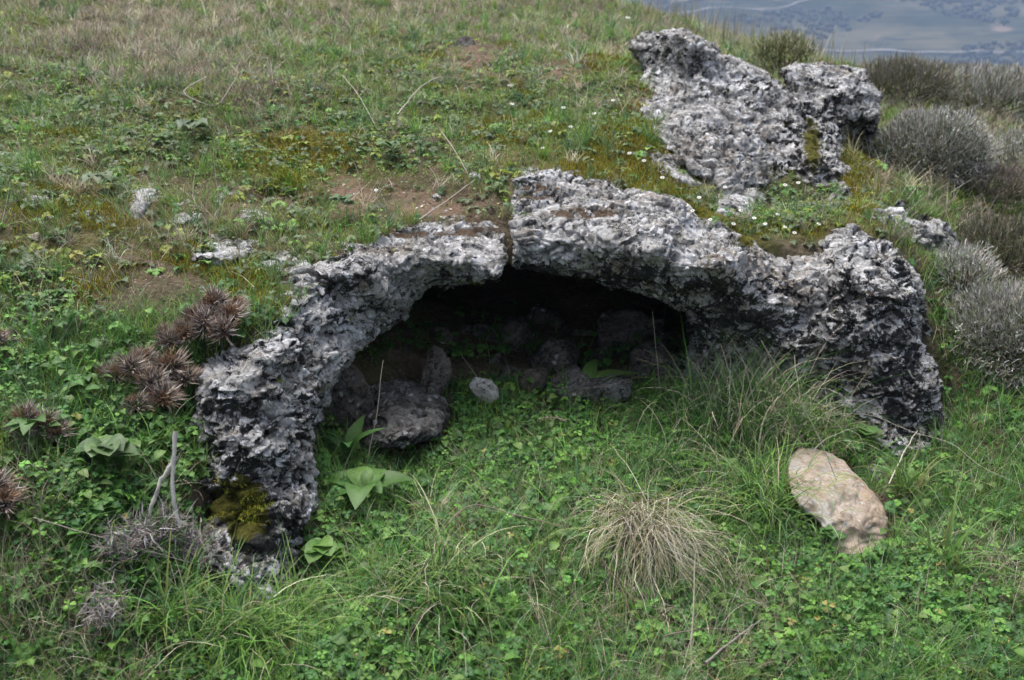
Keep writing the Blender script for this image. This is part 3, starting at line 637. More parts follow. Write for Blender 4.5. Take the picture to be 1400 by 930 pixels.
P_ = rock_from_outline([(1080,630),(1094,614),(1128,616),(1152,630),(1180,656),(1202,684),(1214,716),(1207,752),(1168,762),(1138,754),(1124,716),(1094,690),(1076,662)], [(1094,616,2.70),(1150,634,2.66),(1205,700,2.46),(1200,750,2.31),(1140,752,2.28),(1094,688,2.40),(1120,650,2.52),(1160,665,2.50),(1150,715,2.36),(1190,715,2.38),(1078,650,2.5)], .15, .0052, amp=.26, k=.010, seed=54, wob=3.5, feat=1.1, crack=0.0)
put_rock('stone', P_, PEACH, 'large pinkish-tan stone lying in the grass right of the cave mouth', 'stone', keep=True)
Q_r = rock_from_outline([(482,556),(502,530),(540,522),(575,526),(604,543),(613,568),(602,596),(585,604),(540,612),(500,612),(480,590)], [(505,532,3.1),(575,528,3.12),(608,570,3.0),(590,600,2.85),(500,605,2.85),(540,560,2.9),(560,580,2.84)], .2, .0065, amp=.7, k=.04, seed=59)
put_rock('stone', Q_r, DARKR, 'dark rounded stone sitting at the left side of the cave mouth', 'stone')

# inside of the hollow: a rock vault under the turf
n1, n2_ = 150, 70; th = np.linspace(0, 2 * math.pi, n1, endpoint=False); ph = np.linspace(-.25, math.pi / 2, n2_); TH, PH = np.meshgrid(th, ph, indexing='ij')
vx = .98 * np.cos(TH) * np.cos(PH) + .03; vy = 3.95 + .85 * np.sin(TH) * np.cos(PH); vz = .02 + .62 * np.sin(PH)
V = np.stack([vx, vy, vz], -1).reshape(-1, 3); V[:, 2] += .0; nn = V - [0, 3.9, .1]; nn /= np.linalg.norm(nn, axis=1, keepdims=True); V += nn * (.07 * fbm(V, 3, 4, 66) + .03 * ridged(V, 8, 2, 67))[:, None]
V[:, 2] = np.minimum(V[:, 2], _ext(UPf, V[:, 0], V[:, 1]) - .09); i = np.arange(len(V)).reshape(TH.shape); j = np.roll(i, -1, 0)
Q = np.stack([i[:, :-1], i[:, 1:], j[:, 1:], j[:, :-1]], -1).reshape(-1, 4); cc = V[Q].mean(1); front = line_y(cc[:, 0]) + .12
lx0, lx1 = at(470, 560, 3.1)[0], at(950, 560, 3.4)[0]
Q = Q[~((cc[:, 1] < front))]
tag(mesh_np('hollow_rock', V, Q, CAVER, None, {'crust_shade': np.full(len(V), .2), 'moss': np.zeros(len(V)), 'soil': np.zeros(len(V))}, True), 'dark rough rock vault enclosing the inside of the shallow cave', 'cave vault')

# loose stones; (px, py, Y) of the centre, half-sizes in metres
def at1(px, py, Y): return at(float(px), float(py), float(Y))
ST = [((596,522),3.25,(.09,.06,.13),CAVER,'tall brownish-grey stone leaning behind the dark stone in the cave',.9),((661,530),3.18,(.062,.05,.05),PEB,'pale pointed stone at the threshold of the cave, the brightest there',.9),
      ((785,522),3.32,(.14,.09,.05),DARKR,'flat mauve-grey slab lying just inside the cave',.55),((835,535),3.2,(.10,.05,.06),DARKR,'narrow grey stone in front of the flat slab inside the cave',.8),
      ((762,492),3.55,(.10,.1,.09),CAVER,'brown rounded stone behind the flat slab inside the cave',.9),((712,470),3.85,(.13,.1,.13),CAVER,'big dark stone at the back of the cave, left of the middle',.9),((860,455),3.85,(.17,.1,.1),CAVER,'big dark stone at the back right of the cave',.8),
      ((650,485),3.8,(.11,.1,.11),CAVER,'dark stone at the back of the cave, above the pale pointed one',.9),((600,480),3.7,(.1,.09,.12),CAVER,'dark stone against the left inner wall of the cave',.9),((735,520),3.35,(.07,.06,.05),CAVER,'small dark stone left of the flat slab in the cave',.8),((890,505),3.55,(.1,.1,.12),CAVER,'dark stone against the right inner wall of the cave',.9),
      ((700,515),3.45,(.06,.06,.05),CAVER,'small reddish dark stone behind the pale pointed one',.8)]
for q, ((a, b), Y, s, m, lab, fz_) in enumerate(ST):
    nstone(at1(a, b, Y), s, 100 + q, m, 'stone', lab, 'stone', 'stones lying in the cave' if q < 12 else None, sub=5 if q in (1, 2, 12) else 4, flatz=1.0, amp=.8)
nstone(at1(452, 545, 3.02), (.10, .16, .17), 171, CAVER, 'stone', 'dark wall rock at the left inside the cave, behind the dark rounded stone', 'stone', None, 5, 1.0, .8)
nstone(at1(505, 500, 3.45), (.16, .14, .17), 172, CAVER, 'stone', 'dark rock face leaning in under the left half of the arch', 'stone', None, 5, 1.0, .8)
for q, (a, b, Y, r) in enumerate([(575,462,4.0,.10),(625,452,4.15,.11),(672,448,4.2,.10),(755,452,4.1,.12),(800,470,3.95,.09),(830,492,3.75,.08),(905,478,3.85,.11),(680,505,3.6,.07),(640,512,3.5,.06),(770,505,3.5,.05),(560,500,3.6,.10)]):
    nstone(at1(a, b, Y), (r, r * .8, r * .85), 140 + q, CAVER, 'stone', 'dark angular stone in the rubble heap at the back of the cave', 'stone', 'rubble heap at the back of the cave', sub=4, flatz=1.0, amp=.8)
def gstone(px, py, s, m, lab, seed, fl=.6, group=None, sub=4):
    P = onground(px, py)[0]; d = P[1]; r = s * d / FPX; nstone(P + [0, 0, (-.12 if s > 13 else .9 if s == 13 and py > 800 else .15) * r * fl], (r, r * .8, r * fl), seed, m, 'pebble' if s < 13 else 'stone', lab, 'pebble' if s < 13 else 'stone', group, sub, 1.0, .8)
GS = [(545,884,13,PEB,'small white stone in the grass near the bottom edge'),(1190,930,44,DARKR,'flat brownish stone almost buried in the grass at the lower right'),(1200,650,26,ROCK,'grey stone in the dry grass right behind the pinkish stone'),(1345,722,14,ROCK,'small grey stone on the mossy soil at the right'),
      (3,216,16,PEB,'pale bluish stone cut by the left edge of the picture'),(48,325,12,PEACH,'small brown stone at the left, under the grey ones'),
      (651,244,12,PEB,'smooth grey pebble on the soil just above the crack'),(596,272,10,PEB,'pale pebble left of the smooth grey one'),(606,300,7,PEB,'white pebble on bare soil just above the arch, left of its twin'),(622,298,7,PEB,'white pebble on bare soil just above the arch, right of its twin'),
      (472,180,9,PEB,'small bluish pebble among the clover on the slope'),(502,130,7,PEB,'white pebble high on the slope'),(380,66,9,PEB,'pale pebble in the dry grass near the top edge'),(720,296,7,PEB,'white pebble in the hollow on the arch top'),(845,232,9,PEB,'round pale pebble on the back edge of the arch'),
      (830,245,8,PEACH,'brown pebble on the back edge of the arch'),(640,62,17,DARKR,'dark flat stone at the top of the bare soil scar'),(700,120,9,PEB,'pale pebble below the bare soil scar'),(1030,270,22,ROCK,'grey stone beside the low knobbly ledge'),(1105,285,13,ROCK,'small grey stone in the grass behind the arch'),
      (1000,245,10,ROCK,'small grey stone at the foot of the big pale boulder'),
      (610,375,4,PEB,'tiny pale pebble'),(30,255,10,PEB,'pale pebble near the left edge'),(68,300,8,PEB,'white pebble beside the small brown stone'),(960,240,12,ROCK,'grey lump just above the low ledge'),(1085,60,2,PEB,'tiny pebble')]
for q, g in enumerate(GS):
    if g[2] < 5: continue
    gstone(*g, seed=300 + q, fl=.22 if q == 1 else .6, sub=5 if g[2] > 18 else 4)
# soil crumbs and pebbles on the bare patches
pz = [(480,265,80,30),(600,285,80,20),(655,85,45,28),(600,215,60,22),(250,280,110,35),(700,225,50,20),(790,262,70,20),(560,170,60,20),(1000,190,100,100)]
PC = []
for q in range(46):
    z_ = pz[rng.integers(0, len(pz) - 1)]; PC.append((z_[0] + rng.normal(0, .5) * z_[2], z_[1] + rng.normal(0, .5) * z_[3]))
for q, (a, b) in enumerate(PC):
    gstone(a, b, rng.uniform(2.2, 5), [PEB, ROCK, PEACH][q % 3], 'tiny pale pebble on the bare soil above the arch', 400 + q, .7, 'tiny pebbles scattered on the bare soil', sub=2)

# ================================================================== PLANTS
G_ = .02; ox, oy = -3.0, .8; occ_hi = np.full((350, 320), -9.0); occ_lo = np.full((350, 320), 9.0)
for V_, Q_ in ROCKS:
    a = ((V_[:, 0] - ox) / G_).astype(int).clip(0, 349); b = ((V_[:, 1] - oy) / G_).astype(int).clip(0, 319)
    np.maximum.at(occ_hi, (a, b), V_[:, 2]); np.minimum.at(occ_lo, (a, b), V_[:, 2])
def inrock(x, y, z, m=.015):
    a = ((x - ox) / G_).astype(int).clip(0, 349); b = ((y - oy) / G_).astype(int).clip(0, 319)
    return (occ_hi[a, b] > z + m) & (occ_lo[a, b] < z + .06)
def sample(rho, Y0=1.15, Y1=12.5, u0=-.86, u1=.92, p=1.5, dens=None, f=None, seg=False):
    """points on the ground, thinner with distance; rho = per square metre at 3 m"""
    tot = (u1 - u0) * rho * 3 ** p * ((Y1 ** (2 - p) - Y0 ** (2 - p)) / (2 - p)); n = int(tot)
    u = rng.uniform(u0, u1, n); Y = (Y0 ** (2 - p) + rng.random(n) * (Y1 ** (2 - p) - Y0 ** (2 - p))) ** (1 / (2 - p)); x = u * Y
    z = (f or groundT)(x, Y); P = np.stack([x, Y, z], -1); px, py = proj(P)
    d = np.ones(n) if dens is None else np.clip(dens(px, py, x, Y), 0, 1)
    k = (rng.random(n) < d) & ~inrock(x, Y, z)
    dl = Y - line_y(x); inm = (x > XA + .3) & (x < XB - .15); k &= ~(inm & (dl > -.16) & (dl < .0))
    return P[k], px[k], py[k]
def mixcol(n, cols, wts, jit=.18):
    w_ = np.array(wts, float); i = rng.choice(len(cols), n, p=w_ / w_.sum()); c = np.array(cols)[i]; return np.clip(c * (1 + rng.normal(0, jit, (n, 1))) * (1 + rng.normal(0, .05, (n, 3))), .004, .9)
GR, BR, BL, OL = (.072, .175, .036), (.150, .300, .055), (.080, .170, .070), (.22, .27, .045)
DR, PD, BRN, MO, MY = (.33, .28, .19), (.48, .43, .33), (.19, .145, .105), (.15, .14, .02), (.33, .28, .025)
def hillness(px, py): return sstep(520, 330, py - np.abs(px - 700) * .0)
DRYZ = [(170,60,170,60,.8),(330,90,140,60,.4),(600,15,260,22,.4),(780,70,120,40,.35),(1000,45,100,30,.6),(1300,190,160,80,.8),(1380,400,90,140,.5),(1000,560,90,60,.35),(880,740,80,110,.5),(100,860,180,80,.4),(1000,880,110,60,.5),(140,390,90,40,.3),(640,750,60,40,.5),(1370,800,60,80,.4),(300,20,300,30,.3),(560,880,160,50,.3),(1250,700,80,40,.25),(60,700,80,60,.4),(760,860,80,50,.35),(200,300,160,60,.25)]
CLOV = [(700,590,200,60,1.0),(640,640,180,80,.7),(450,800,130,90,1.0),(480,900,200,60,.6),(1180,800,200,80,1.0),(1150,870,160,60,.6),(120,640,170,110,.8),(90,540,130,60,.5),(700,800,160,120,.35),(1340,820,80,80,.4),(200,820,160,100,.6),(850,560,150,40,1.0),(620,150,170,60,.85),(300,210,150,40,.6),(480,90,160,40,.6),(150,120,120,50,.5),(760,140,90,40,.5),(880,30,60,20,.5),(520,200,60,30,.8),(430,240,60,30,.5),(600,110,120,30,.3),(230,190,80,40,.5),(150,160,80,50,.5),(30,200,60,60,.4),(1090,285,60,20,1.0),(1050,310,60,14,.7),(830,150,60,40,.5),(700,120,80,30,.4),(520,30,150,20,.3),(60,110,60,50,.5),(330,210,60,20,.5),(60,420,80,60,.6),(480,300,60,15,.4)]
def bare(px, py): return np.clip(zone(px, py, BARE), 0, 1)
def azs(n): return rng.uniform(0, 2 * np.pi, n)

# short turf
B = Batch()
P, px, py = sample(12500, dens=lambda a, b, x, y: (1 - .93 * bare(a, b)) * (.60 + .8 * n2(x, y, 2.4, 31, 2)) * (1 - .45 * np.clip(zone(a, b, MOSSZ), 0, 1)))
n = len(P); dry = np.clip(.0 + .55 * zone(px, py, DRYZ) + .55 * n2(P[:, 0], P[:, 1], 1.9, 33, 3) + .14 * sstep(200, 10, py), 0, .85); far = sstep(3, 9, P[:, 1])
isd = rng.random(n) < dry; up_ = hillness(px, py)
c = np.where(isd[:, None], mixcol(n, [DR, PD, BRN], [5, 4, 2]), np.where((rng.random(n) < .75 * up_ + .12)[:, None], mixcol(n, [OL, BR, GR, (.17, .19, .05)], [5, 3, 3, 2]), mixcol(n, [GR, BR, BL], [5, 3, 3])))
L = rng.uniform(.025, .075, n) * (1 + .35 * far) * (1 + .9 * (1 - up_)) * np.where(isd, 1.15, 1) * (1 + .4 * n2(P[:, 0], P[:, 1], 3, 44))
blades(B, P - [0, 0, .006], azs(n), L, rng.uniform(.0016, .0036, n) * (1 + 1.3 * far), rng.uniform(.1, .9, n), rng.uniform(.2, 1.5, n), c, 3, tipcol=c * rng.uniform(.9, 1.5, (n, 1)))
tag(B.build('grass', LEAF), kind='stuff')

# long arching grass of the foreground
B = Batch()
LZ = [(1050,560,110,70,1.0),(1000,640,120,60,.8),(1080,720,60,80,.6),(900,640,120,60,.5),(750,640,140,60,.5),(560,760,120,80,.55),(330,840,140,70,.7),(150,800,120,90,.4),(900,880,260,60,.6),(1330,700,80,90,.7),(1300,620,80,30,.7),(1380,850,100,100,.5),(40,620,60,120,.6),(620,860,140,60,.6),(1180,640,60,30,.7),(130,480,130,80,.4),(250,380,90,30,.35),(500,590,40,40,.3)]
P, px, py = sample(3400, Y1=5, dens=lambda a, b, x, y: np.clip(zone(a, b, LZ), 0, 1) * .8 * (.6 + .8 * n2(x, y, 5, 36)) + .05 + .22 * sstep(540, 640, b) * (.6 + n2(x, y, 3, 39)))
n = len(P); dry = np.clip(.12 + .5 * zone(px, py, DRYZ), 0, .7); isd = rng.random(n) < dry
c = np.where(isd[:, None], mixcol(n, [DR, PD, BRN], [4, 5, 1]), mixcol(n, [GR, BR, BL, (.14, .21, .06)], [4, 4, 3, 3])); tall = np.clip(zone(px, py, [(1040,560,110,70,1.0),(330,840,140,70,.5),(150,800,120,90,.4)]), 0, 1)
upb = hillness(px, py)
L = rng.uniform(.07, .19, n) * (1 + .55 * tall) * (1 - .45 * upb)
blades(B, P - [0, 0, .01], azs(n), L, np.where(isd, rng.uniform(.0014, .0026, n), .002 + .0045 * rng.random(n) ** 2.2) * (1 - .3 * upb), rng.uniform(.05, .7, n), rng.uniform(.5, 2.1, n), c, 6, True, c * rng.uniform(.9, 1.6, (n, 1)), wob=.12)
tag(B.build('long_grass', LEAF), kind='stuff')

# tussocks: each a spray of blades from one point, of one colour
B = Batch()
P, px, py = sample(290, Y1=12, dens=lambda a, b, x, y: (.35 + .7 * n2(x, y, 1.6, 91)) * (1 - .85 * bare(a, b)))
m = 22; n = len(P) * m; rep = np.repeat(np.arange(len(P)), m); up_ = hillness(px, py)[rep]; dryc = rng.random(len(P)) < np.clip(.16 + .75 * zone(px, py, DRYZ), 0, .8)
cc_ = np.where(dryc[:, None], mixcol(len(P), [DR, PD, (.25, .21, .17), (.2, .2, .1)], [4, 3, 3, 2]), mixcol(len(P), [GR, BR, BL, OL, (.15, .21, .08)], [3, 3, 3, 2, 3]))[rep] * rng.uniform(.7, 1.3, (n, 1))
sz = rng.uniform(.6, 1.5, len(P))[rep]; far = sstep(3, 9, P[:, 1])[rep]; q = P[rep] + rng.normal(0, .012, (n, 3)) * [1, 1, 0]
blades(B, q, azs(n), rng.uniform(.05, .13, n) * sz * (1 + .3 * far), rng.uniform(.0014, .0032, n) * (1 + 1.5 * far), rng.uniform(.1, .9, n), rng.uniform(.3, 2.0, n), cc_, 5, tipcol=cc_ * 1.25, wob=.15)
tag(B.build('tussock_grass', LEAF), kind='stuff')

# fine straw: dead stems lying and standing through the turf
B = Batch()
P, px, py = sample(1500, dens=lambda a, b, x, y: np.clip(.12 + .85 * zone(a, b, DRYZ), 0, 1) * (.6 + .7 * n2(x, y, 2.1, 37)) * (1 - .6 * bare(a, b)))
n = len(P); c = mixcol(n, [DR, PD, BRN, (.30, .26, .22)], [4, 4, 2, 4]); far = sstep(3, 9, P[:, 1])
blades(B, P, azs(n), rng.uniform(.06, .26, n), rng.uniform(.0012, .0022, n) * (1 + 1.5 * far), rng.uniform(.35, 1.45, n), rng.uniform(-.3, 1.2, n), c, 4, wob=.18)
tag(B.build('dry_grass', DRY), kind='stuff')

# clover and other small leaves
tri = join_tpl([leaf_tpl('heart', .2, 4, k * 2.094, .05) for k in range(3)])
tri2 = join_tpl([leaf_tpl('round', .3, 4, k * 2.094, .08, lenr=.9) for k in range(3)])
ros = join_tpl([leaf_tpl('lobed', .5, 6, k * 2 * np.pi / 5 + .2 * k, .1, .12, 1 - .08 * k) for k in range(5)])
lob = join_tpl([leaf_tpl('lobed', .35, 6, k * 1.7, .05, .08 * k, 1) for k in range(3)])
B = Batch()
P, px, py = sample(5600, Y1=7.5, dens=lambda a, b, x, y: np.clip(zone(a, b, CLOV), 0, 1) * (.62 + 1.1 * n2(x, y, 5, 51)) * (1 - .7 * bare(a, b)))
n = len(P); upb = hillness(px, py); sz = rng.uniform(.007, .0165, n) * (1 - .25 * upb); h = rng.uniform(.008, .07, n) * (1 - .6 * upb) * (1 + .3 * n2(P[:, 0], P[:, 1], 7, 52))
c = np.where((rng.random(n) < .8 * upb)[:, None], mixcol(n, [(.09, .16, .05), (.14, .21, .07), OL, BR], [4, 4, 2, 2]), mixcol(n, [GR, BR, (.105, .25, .042), (.06, .155, .045)], [5, 3, 4, 4]))
c[rng.random(n) < .02] = (.3, .27, .08)
R_ = rot(azs(n), np.abs(rng.normal(.25, .28, n)), azs(n), n); k = rng.integers(0, 3, n)
for q, T_ in enumerate([tri, tri2, tri]): m = k == q; stamp(B, T_, P[m] + np.stack([0 * h[m], 0 * h[m], h[m]], -1), R_[m], sz[m], c[m])
tag(B.build('clover', LEAF), kind='stuff')
B = Batch()
P, px, py = sample(1300, Y1=10, dens=lambda a, b, x, y: np.clip(.35 + zone(a, b, CLOV), 0, 1) * (.6 + .9 * n2(x, y, 3, 53)) * (1 - .75 * bare(a, b)))
n = len(P); upb = hillness(px, py); c = np.where((rng.random(n) < .8 * upb)[:, None], mixcol(n, [(.09, .135, .06), (.13, .17, .085), OL], [4, 4, 2]), mixcol(n, [GR, BR, (.05, .13, .035)], [4, 3, 5]))
R_ = rot(azs(n), np.abs(rng.normal(.3, .25, n)), azs(n), n); k = rng.integers(0, 2, n); sz = rng.uniform(.016, .034, n); h = rng.uniform(.004, .05, n) * (1 - .6 * upb)
for q, T_ in enumerate([ros, lob]): m = k == q; stamp(B, T_, P[m] + np.stack([0 * h[m], 0 * h[m], h[m]], -1), R_[m], sz[m], c[m])
ov = join_tpl([leaf_tpl('ovate', .4, 5, 0, .1)])
P, px, py = sample(1300, Y1=5, dens=lambda a, b, x, y: np.clip(zone(a, b, [(440,780,90,50,1.0),(130,640,150,90,.8),(520,900,200,50,.5),(1180,700,250,80,.5),(760,600,200,60,.7),(60,520,90,60,.7),(1200,850,200,60,.5),(690,720,200,90,.25)]), 0, 1) * (.6 + .9 * n2(x, y, 6, 54)))
n = len(P); c = mixcol(n, [(.10, .19, .04), (.06, .14, .03), (.13, .21, .06)], [4, 4, 2]); R_ = rot(azs(n), rng.uniform(0, .5, n), azs(n), n); h = rng.uniform(.01, .07, n)
stamp(B, ov, P + np.stack([0 * h, 0 * h, h], -1), R_, rng.uniform(.022, .045, n), c)
tag(B.build('herb_cover', LEAF), kind='stuff')
# in the hollow behind the lip: a few pale seedlings in the dark
B = Batch(); n = 260; x = rng.uniform(-.7, .75, n); y = line_y(x) + rng.uniform(-.05, .75, n) ** 1.0 * rng.random(n); z = LOWT(x, y); R_ = rot(azs(n), rng.uniform(0, .5, n), azs(n), n)
stamp(B, tri2, np.stack([x, y, z + rng.uniform(.02, .07, n)], -1), R_, rng.uniform(.015, .028, n), mixcol(n, [GR, (.05, .11, .03)], [1, 1])); blades(B, np.stack([x, y, z], -1), azs(n), rng.uniform(.05, .14, n), .003, rng.uniform(.1, .6, n), rng.uniform(.3, 1.2, n), mixcol(n, [GR, BR], [2, 1]), 4)
tag(B.build('shade_herbs', LEAF), kind='stuff')

# moss on the ground
B = Batch()
P, px, py = sample(32000, Y1=7, dens=lambda a, b, x, y: sstep(.34, .62, np.clip(zone(a, b, MOSSZ), 0, 1) + .7 * n2(x, y, 5, 61, 3)))
n = len(P); cush = .018 * np.clip(n2(P[:, 0], P[:, 1], 14, 62) + .4, 0, 1); P[:, 2] += cush + .004
blades(B, P, azs(n), rng.uniform(.010, .022, n) + .008 * sstep(3.5, 6, P[:, 1]), rng.uniform(.002, .0035, n) * (1 + sstep(3, 6, P[:, 1])), rng.uniform(0, .9, n), rng.uniform(0, .8, n), mixcol(n, [MO, MY, (.15, .125, .02), (.12, .07, .02)], [4, 3, 3, 1]), 2)
tag(B.build('moss', MOSSM), kind='stuff')
# litter: bits of dead leaf and stem on the soil
B = Batch(); P, px, py = sample(900, Y1=7, dens=lambda a, b, x, y: .15 + .8 * bare(a, b))
n = len(P); R_ = rot(azs(n), rng.uniform(0, .4, n), azs(n), n); stamp(B, ov, P + [0, 0, .003], R_, rng.uniform(.005, .016, n), mixcol(n, [DR, BRN, (.12, .07, .045), PD], [3, 4, 3, 1]))
tag(B.build('leaf_litter', DRY), kind='stuff')

# moss cushions on the rocks: a part of their rock
def rock_moss(r, obj, thr, count, label):
    V_, Q_, N_, a = r; v = a['moss'] + 1.3 * fbm(V_, 16, 3, 5) - .15; idx = np.where((v > thr))[0]
    if len(idx) == 0: return
    idx = rng.choice(idx, count); P = V_[idx] + rng.normal(0, .003, (count, 3)); Bm = Batch(); N = N_[idx]
    az = np.arctan2(N[:, 1], N[:, 0]); ln = np.arccos(np.clip(N[:, 2], -1, 1)); blades(Bm, P - N * .003, az + rng.normal(0, .7, count), rng.uniform(.006, .013, count), .0028, ln + rng.normal(0, .4, count), rng.uniform(-.3, .3, count), mixcol(count, [MO, (.36, .36, .04), (.22, .27, .04)], [2, 3, 4]), 2)
    o = Bm.build('moss_patch', MOSSM, obj, off=obj.location); o['label'] = label
byname = {o.name: o for o in bpy.data.objects}
rock_moss(A_, byname['rock_arch'], .85, 5000, 'yellow-green moss'); rock_moss(C_, byname['boulder'], .5, 1200, 'olive moss'); rock_moss(D_, byname['boulder.001'], .55, 3500, 'yellow-green moss'); rock_moss(F_r, byname['outcrop.001'], .45, 900, 'olive moss')
rock_moss(B_, byname['rock_arch.001'], .45, 2500, 'olive moss')

# ------------------------------------------------------------------ single plants
def leafy(px, py, kind, k, size, cols, label, rise=.5, lift=.0, spread=(0, 6.28), name='leafy_plant', cat='plant', f=None):
    P = onground(px, py, f)[0] + [0, 0, lift]; P = P + [0, 0, .05]; root = empty(name, P, label, cat); size = size * .82; k = int(k * 1.4)
    for q in range(k):
        T_ = leaf_tpl(kind, rng.uniform(.3, .7), 8, 0, .15); a = spread[0] + (spread[1] - spread[0]) * (q + rng.uniform(-.3, .3)) / max(k, 1); s_ = size * rng.uniform(.7, 1.1); tl = -rise * rng.uniform(.6, 1.2)
        Bl = Batch(); stamp(Bl, T_, np.array([[0, 0, .004 * q]]), rot(np.array([0.]), np.array([0.]), np.array([0.]), 1), s_, mixcol(1, cols, [1] * len(cols), .08))
        Vv = Bl.V[0]; ca, sa = math.cos(tl), math.sin(tl); Vv = np.stack([Vv[:, 0] * ca + Vv[:, 2] * sa, Vv[:, 1], -Vv[:, 0] * sa + Vv[:, 2] * ca], -1); ca, sa = math.cos(a), math.sin(a)
        Bl.V[0] = np.stack([Vv[:, 0] * ca - Vv[:, 1] * sa, Vv[:, 0] * sa + Vv[:, 1] * ca, Vv[:, 2]], -1); Bl.build('leaf', LEAF, root)
    return root
g1, g2, g3 = (.065, .15, .032), (.085, .17, .04), (.10, .18, .06)
leafy(500, 700, 'ovate', 5, .15, [g1, g2], 'broad-leaved green rosette at the foot of the left arch limb', .45)
leafy(478, 655, 'lance', 4, .17, [g1, (.06,.14,.04)], 'upright long-leaved plant beside the dark stone, under the left limb', 1.15)
leafy(800, 560, 'lance', 4, .20, [g2, (.13,.21,.05)], 'plant with long smooth leaves leaning across the slab at the cave threshold', .65, spread=(.1, 1.6))
leafy(1180, 625, 'round', 7, .075, [g2, g3], 'round-leaved light green plant against the foot of the right limb', .8)
leafy(535, 225, 'ovate', 6, .085, [(.09,.15,.06), (.11,.18,.07)], 'small plant with pale broad leaves in the middle of the slope', .5)
leafy(445, 790, 'round', 9, .07, [(.12,.22,.05), (.10,.2,.04)], 'cluster of fresh oval leaves just right of the mossy rock foot', .5)
leafy(150, 655, 'round', 8, .08, [(.08,.15,.05), (.10,.17,.06)], 'dark round-leaved plant below the lower thistle cluster', .4)
leafy(55, 620, 'ovate', 7, .09, [g1, (.07,.14,.04)], 'leafy plant at the left edge beside the thistle heads', .6)
leafy(1130, 765, 'round', 8, .05, [g1, (.06,.14,.03)], 'small leafy plant growing over the lower edge of the pinkish stone', .6)
leafy(140, 270, 'lobed', 7, .085, [(.10,.15,.07), (.13,.17,.09)], 'flat grey-green rosette on the moss at the upper left', .12)
leafy(265, 195, 'lobed', 7, .10, [(.09,.14,.07)], 'grey-green lobed rosette above the broken rock ridge', .25)
leafy(470, 300, 'round', 6, .055, [(.09,.15,.06)], 'tiny round-leaved plant on the bare soil above the arch', .3)
leafy(1140, 130, 'round', 6, .05, [(.12,.25,.05)], 'bright green tuft growing on the darker boulder', .8, lift=.0) if False else None
for T0, lab in (((1060, 735), 'left of the pinkish stone'), ((1240, 690), 'right of the pinkish stone'), ((230, 860), 'in the bottom left, under the dead grey plant'), ((400, 860), 'below the mossy rock foot'), ((345, 900), 'at the bottom, furthest left of the low ones'), ((640, 860), 'left of the bleached straw tuft'), ((1290, 790), 'in the lower right corner area')):
    P = onground(*T0)[0]; root = empty('grass_clump', P, 'clump of broad arching light green blades ' + lab, 'grass clump'); Bm = Batch(); n = 26
    az = azs(n); c = mixcol(n, [(.13, .22, .05), (.10, .19, .045), (.2, .22, .07)], [4, 4, 1]); blades(Bm, rng.normal(0, .02, (n, 3)) * [1, 1, 0], az, rng.uniform(.16, .32, n), rng.uniform(.0055, .0095, n), rng.uniform(.1, .5, n), rng.uniform(.9, 2.3, n), c, 9, True, c * 1.2, wob=.08)
    Bm.build('blades', LEAF, root)

# straw tuft in the foreground
def tuft(px, py, n, r, L0, L1, label, down=0.0, name='dry_grass_tuft', cols=None, wts=None, W=(.0014, .0028), lean=.75, sy=1.0, lean0=0.0, fan=.55):
    P = onground(px, py)[0]; az = azs(n); q = rng.normal(0, r, (n, 3)) * [1, sy, 0]; q[:, 2] = .0; cc_ = mixcol(n, cols or [DR, PD, (.36, .31, .24), (.14, .16, .06)], wts or [3, 5, 5, 2]); Bm = Batch()
    az = np.where(rng.random(n) < down, -np.pi / 2 + rng.normal(0, fan, n), az)
    g0 = groundT(P[0] + q[:, 0], P[1] + q[:, 1]) - P[2]; q[:, 2] = g0 + .0
    blades(Bm, q, az, rng.uniform(L0, L1, n), rng.uniform(*W, n), rng.uniform(lean0, lean, n), rng.uniform(.7 + .4 * (lean > .6), 2.4, n), cc_, 8, tipcol=cc_ * 1.05, wob=.19)
    o = Bm.build(name, DRY); o.location = [float(v) for v in P]; return tag(o, label, 'grass tuft')
tuft(874, 735, 1300, .045, .14, .38, 'big tuft of bleached drooping straw in the middle of the foreground', .97, cols=[DR, PD, (.44, .40, .32), (.20, .22, .09)], wts=[3, 3, 5, 7], W=(.0018, .0038), sy=1.3, lean0=.25, lean=1.25, fan=.42)
tuft(905, 640, 300, .06, .12, .28, 'green grass spray just behind the bleached straw tuft', .5, cols=[BL, GR, BR, PD], wts=[3, 4, 3, 2], W=(.0018, .004))
tuft(1015, 590, 900, .095, .22, .46, 'tangle of dry and green grass against the right side of the cave mouth', .35, cols=[DR, PD, GR, BL, BR], wts=[2, 4, 5, 4, 3], W=(.0018, .0048), lean=.5)
tuft(1085, 600, 420, .08, .14, .30, 'dry grass tangle at the foot of the right limb', .4, cols=[DR, PD, GR, BR], wts=[3, 4, 4, 3], W=(.0016, .004))
tuft(960, 600, 380, .07, .14, .30, 'lush green arching grass in the right half of the mouth', .35, cols=[BL, PD, GR, BR], wts=[4, 1, 4, 3], W=(.002, .0048), lean=.5)
tuft(1040, 700, 340, .06, .18, .34, 'light green arching grass left of the pinkish stone', .5, cols=[BL, PD, (.2, .28, .09), BR], wts=[2, 1, 4, 4], W=(.0025, .0065))
tuft(330, 890, 300, .06, .16, .30, 'arching pale green grass under the mossy rock foot', .5, cols=[BL, PD, (.2, .28, .09), BR], wts=[2, 1, 4, 4], W=(.0025, .006))
tuft(590, 810, 380, .07, .16, .32, 'loose green grass left of the bleached straw', .5, cols=[BL, PD, (.2, .28, .09), GR], wts=[2, 2, 4, 4], W=(.002, .005))
tuft(980, 800, 200, .05, .10, .22, 'smaller straw tuft right of the bleached one', .6, cols=[DR, PD, GR, BR], wts=[4, 4, 3, 2])
tuft(1365, 800, 160, .06, .08, .18, 'straw tuft at the right edge', .4)
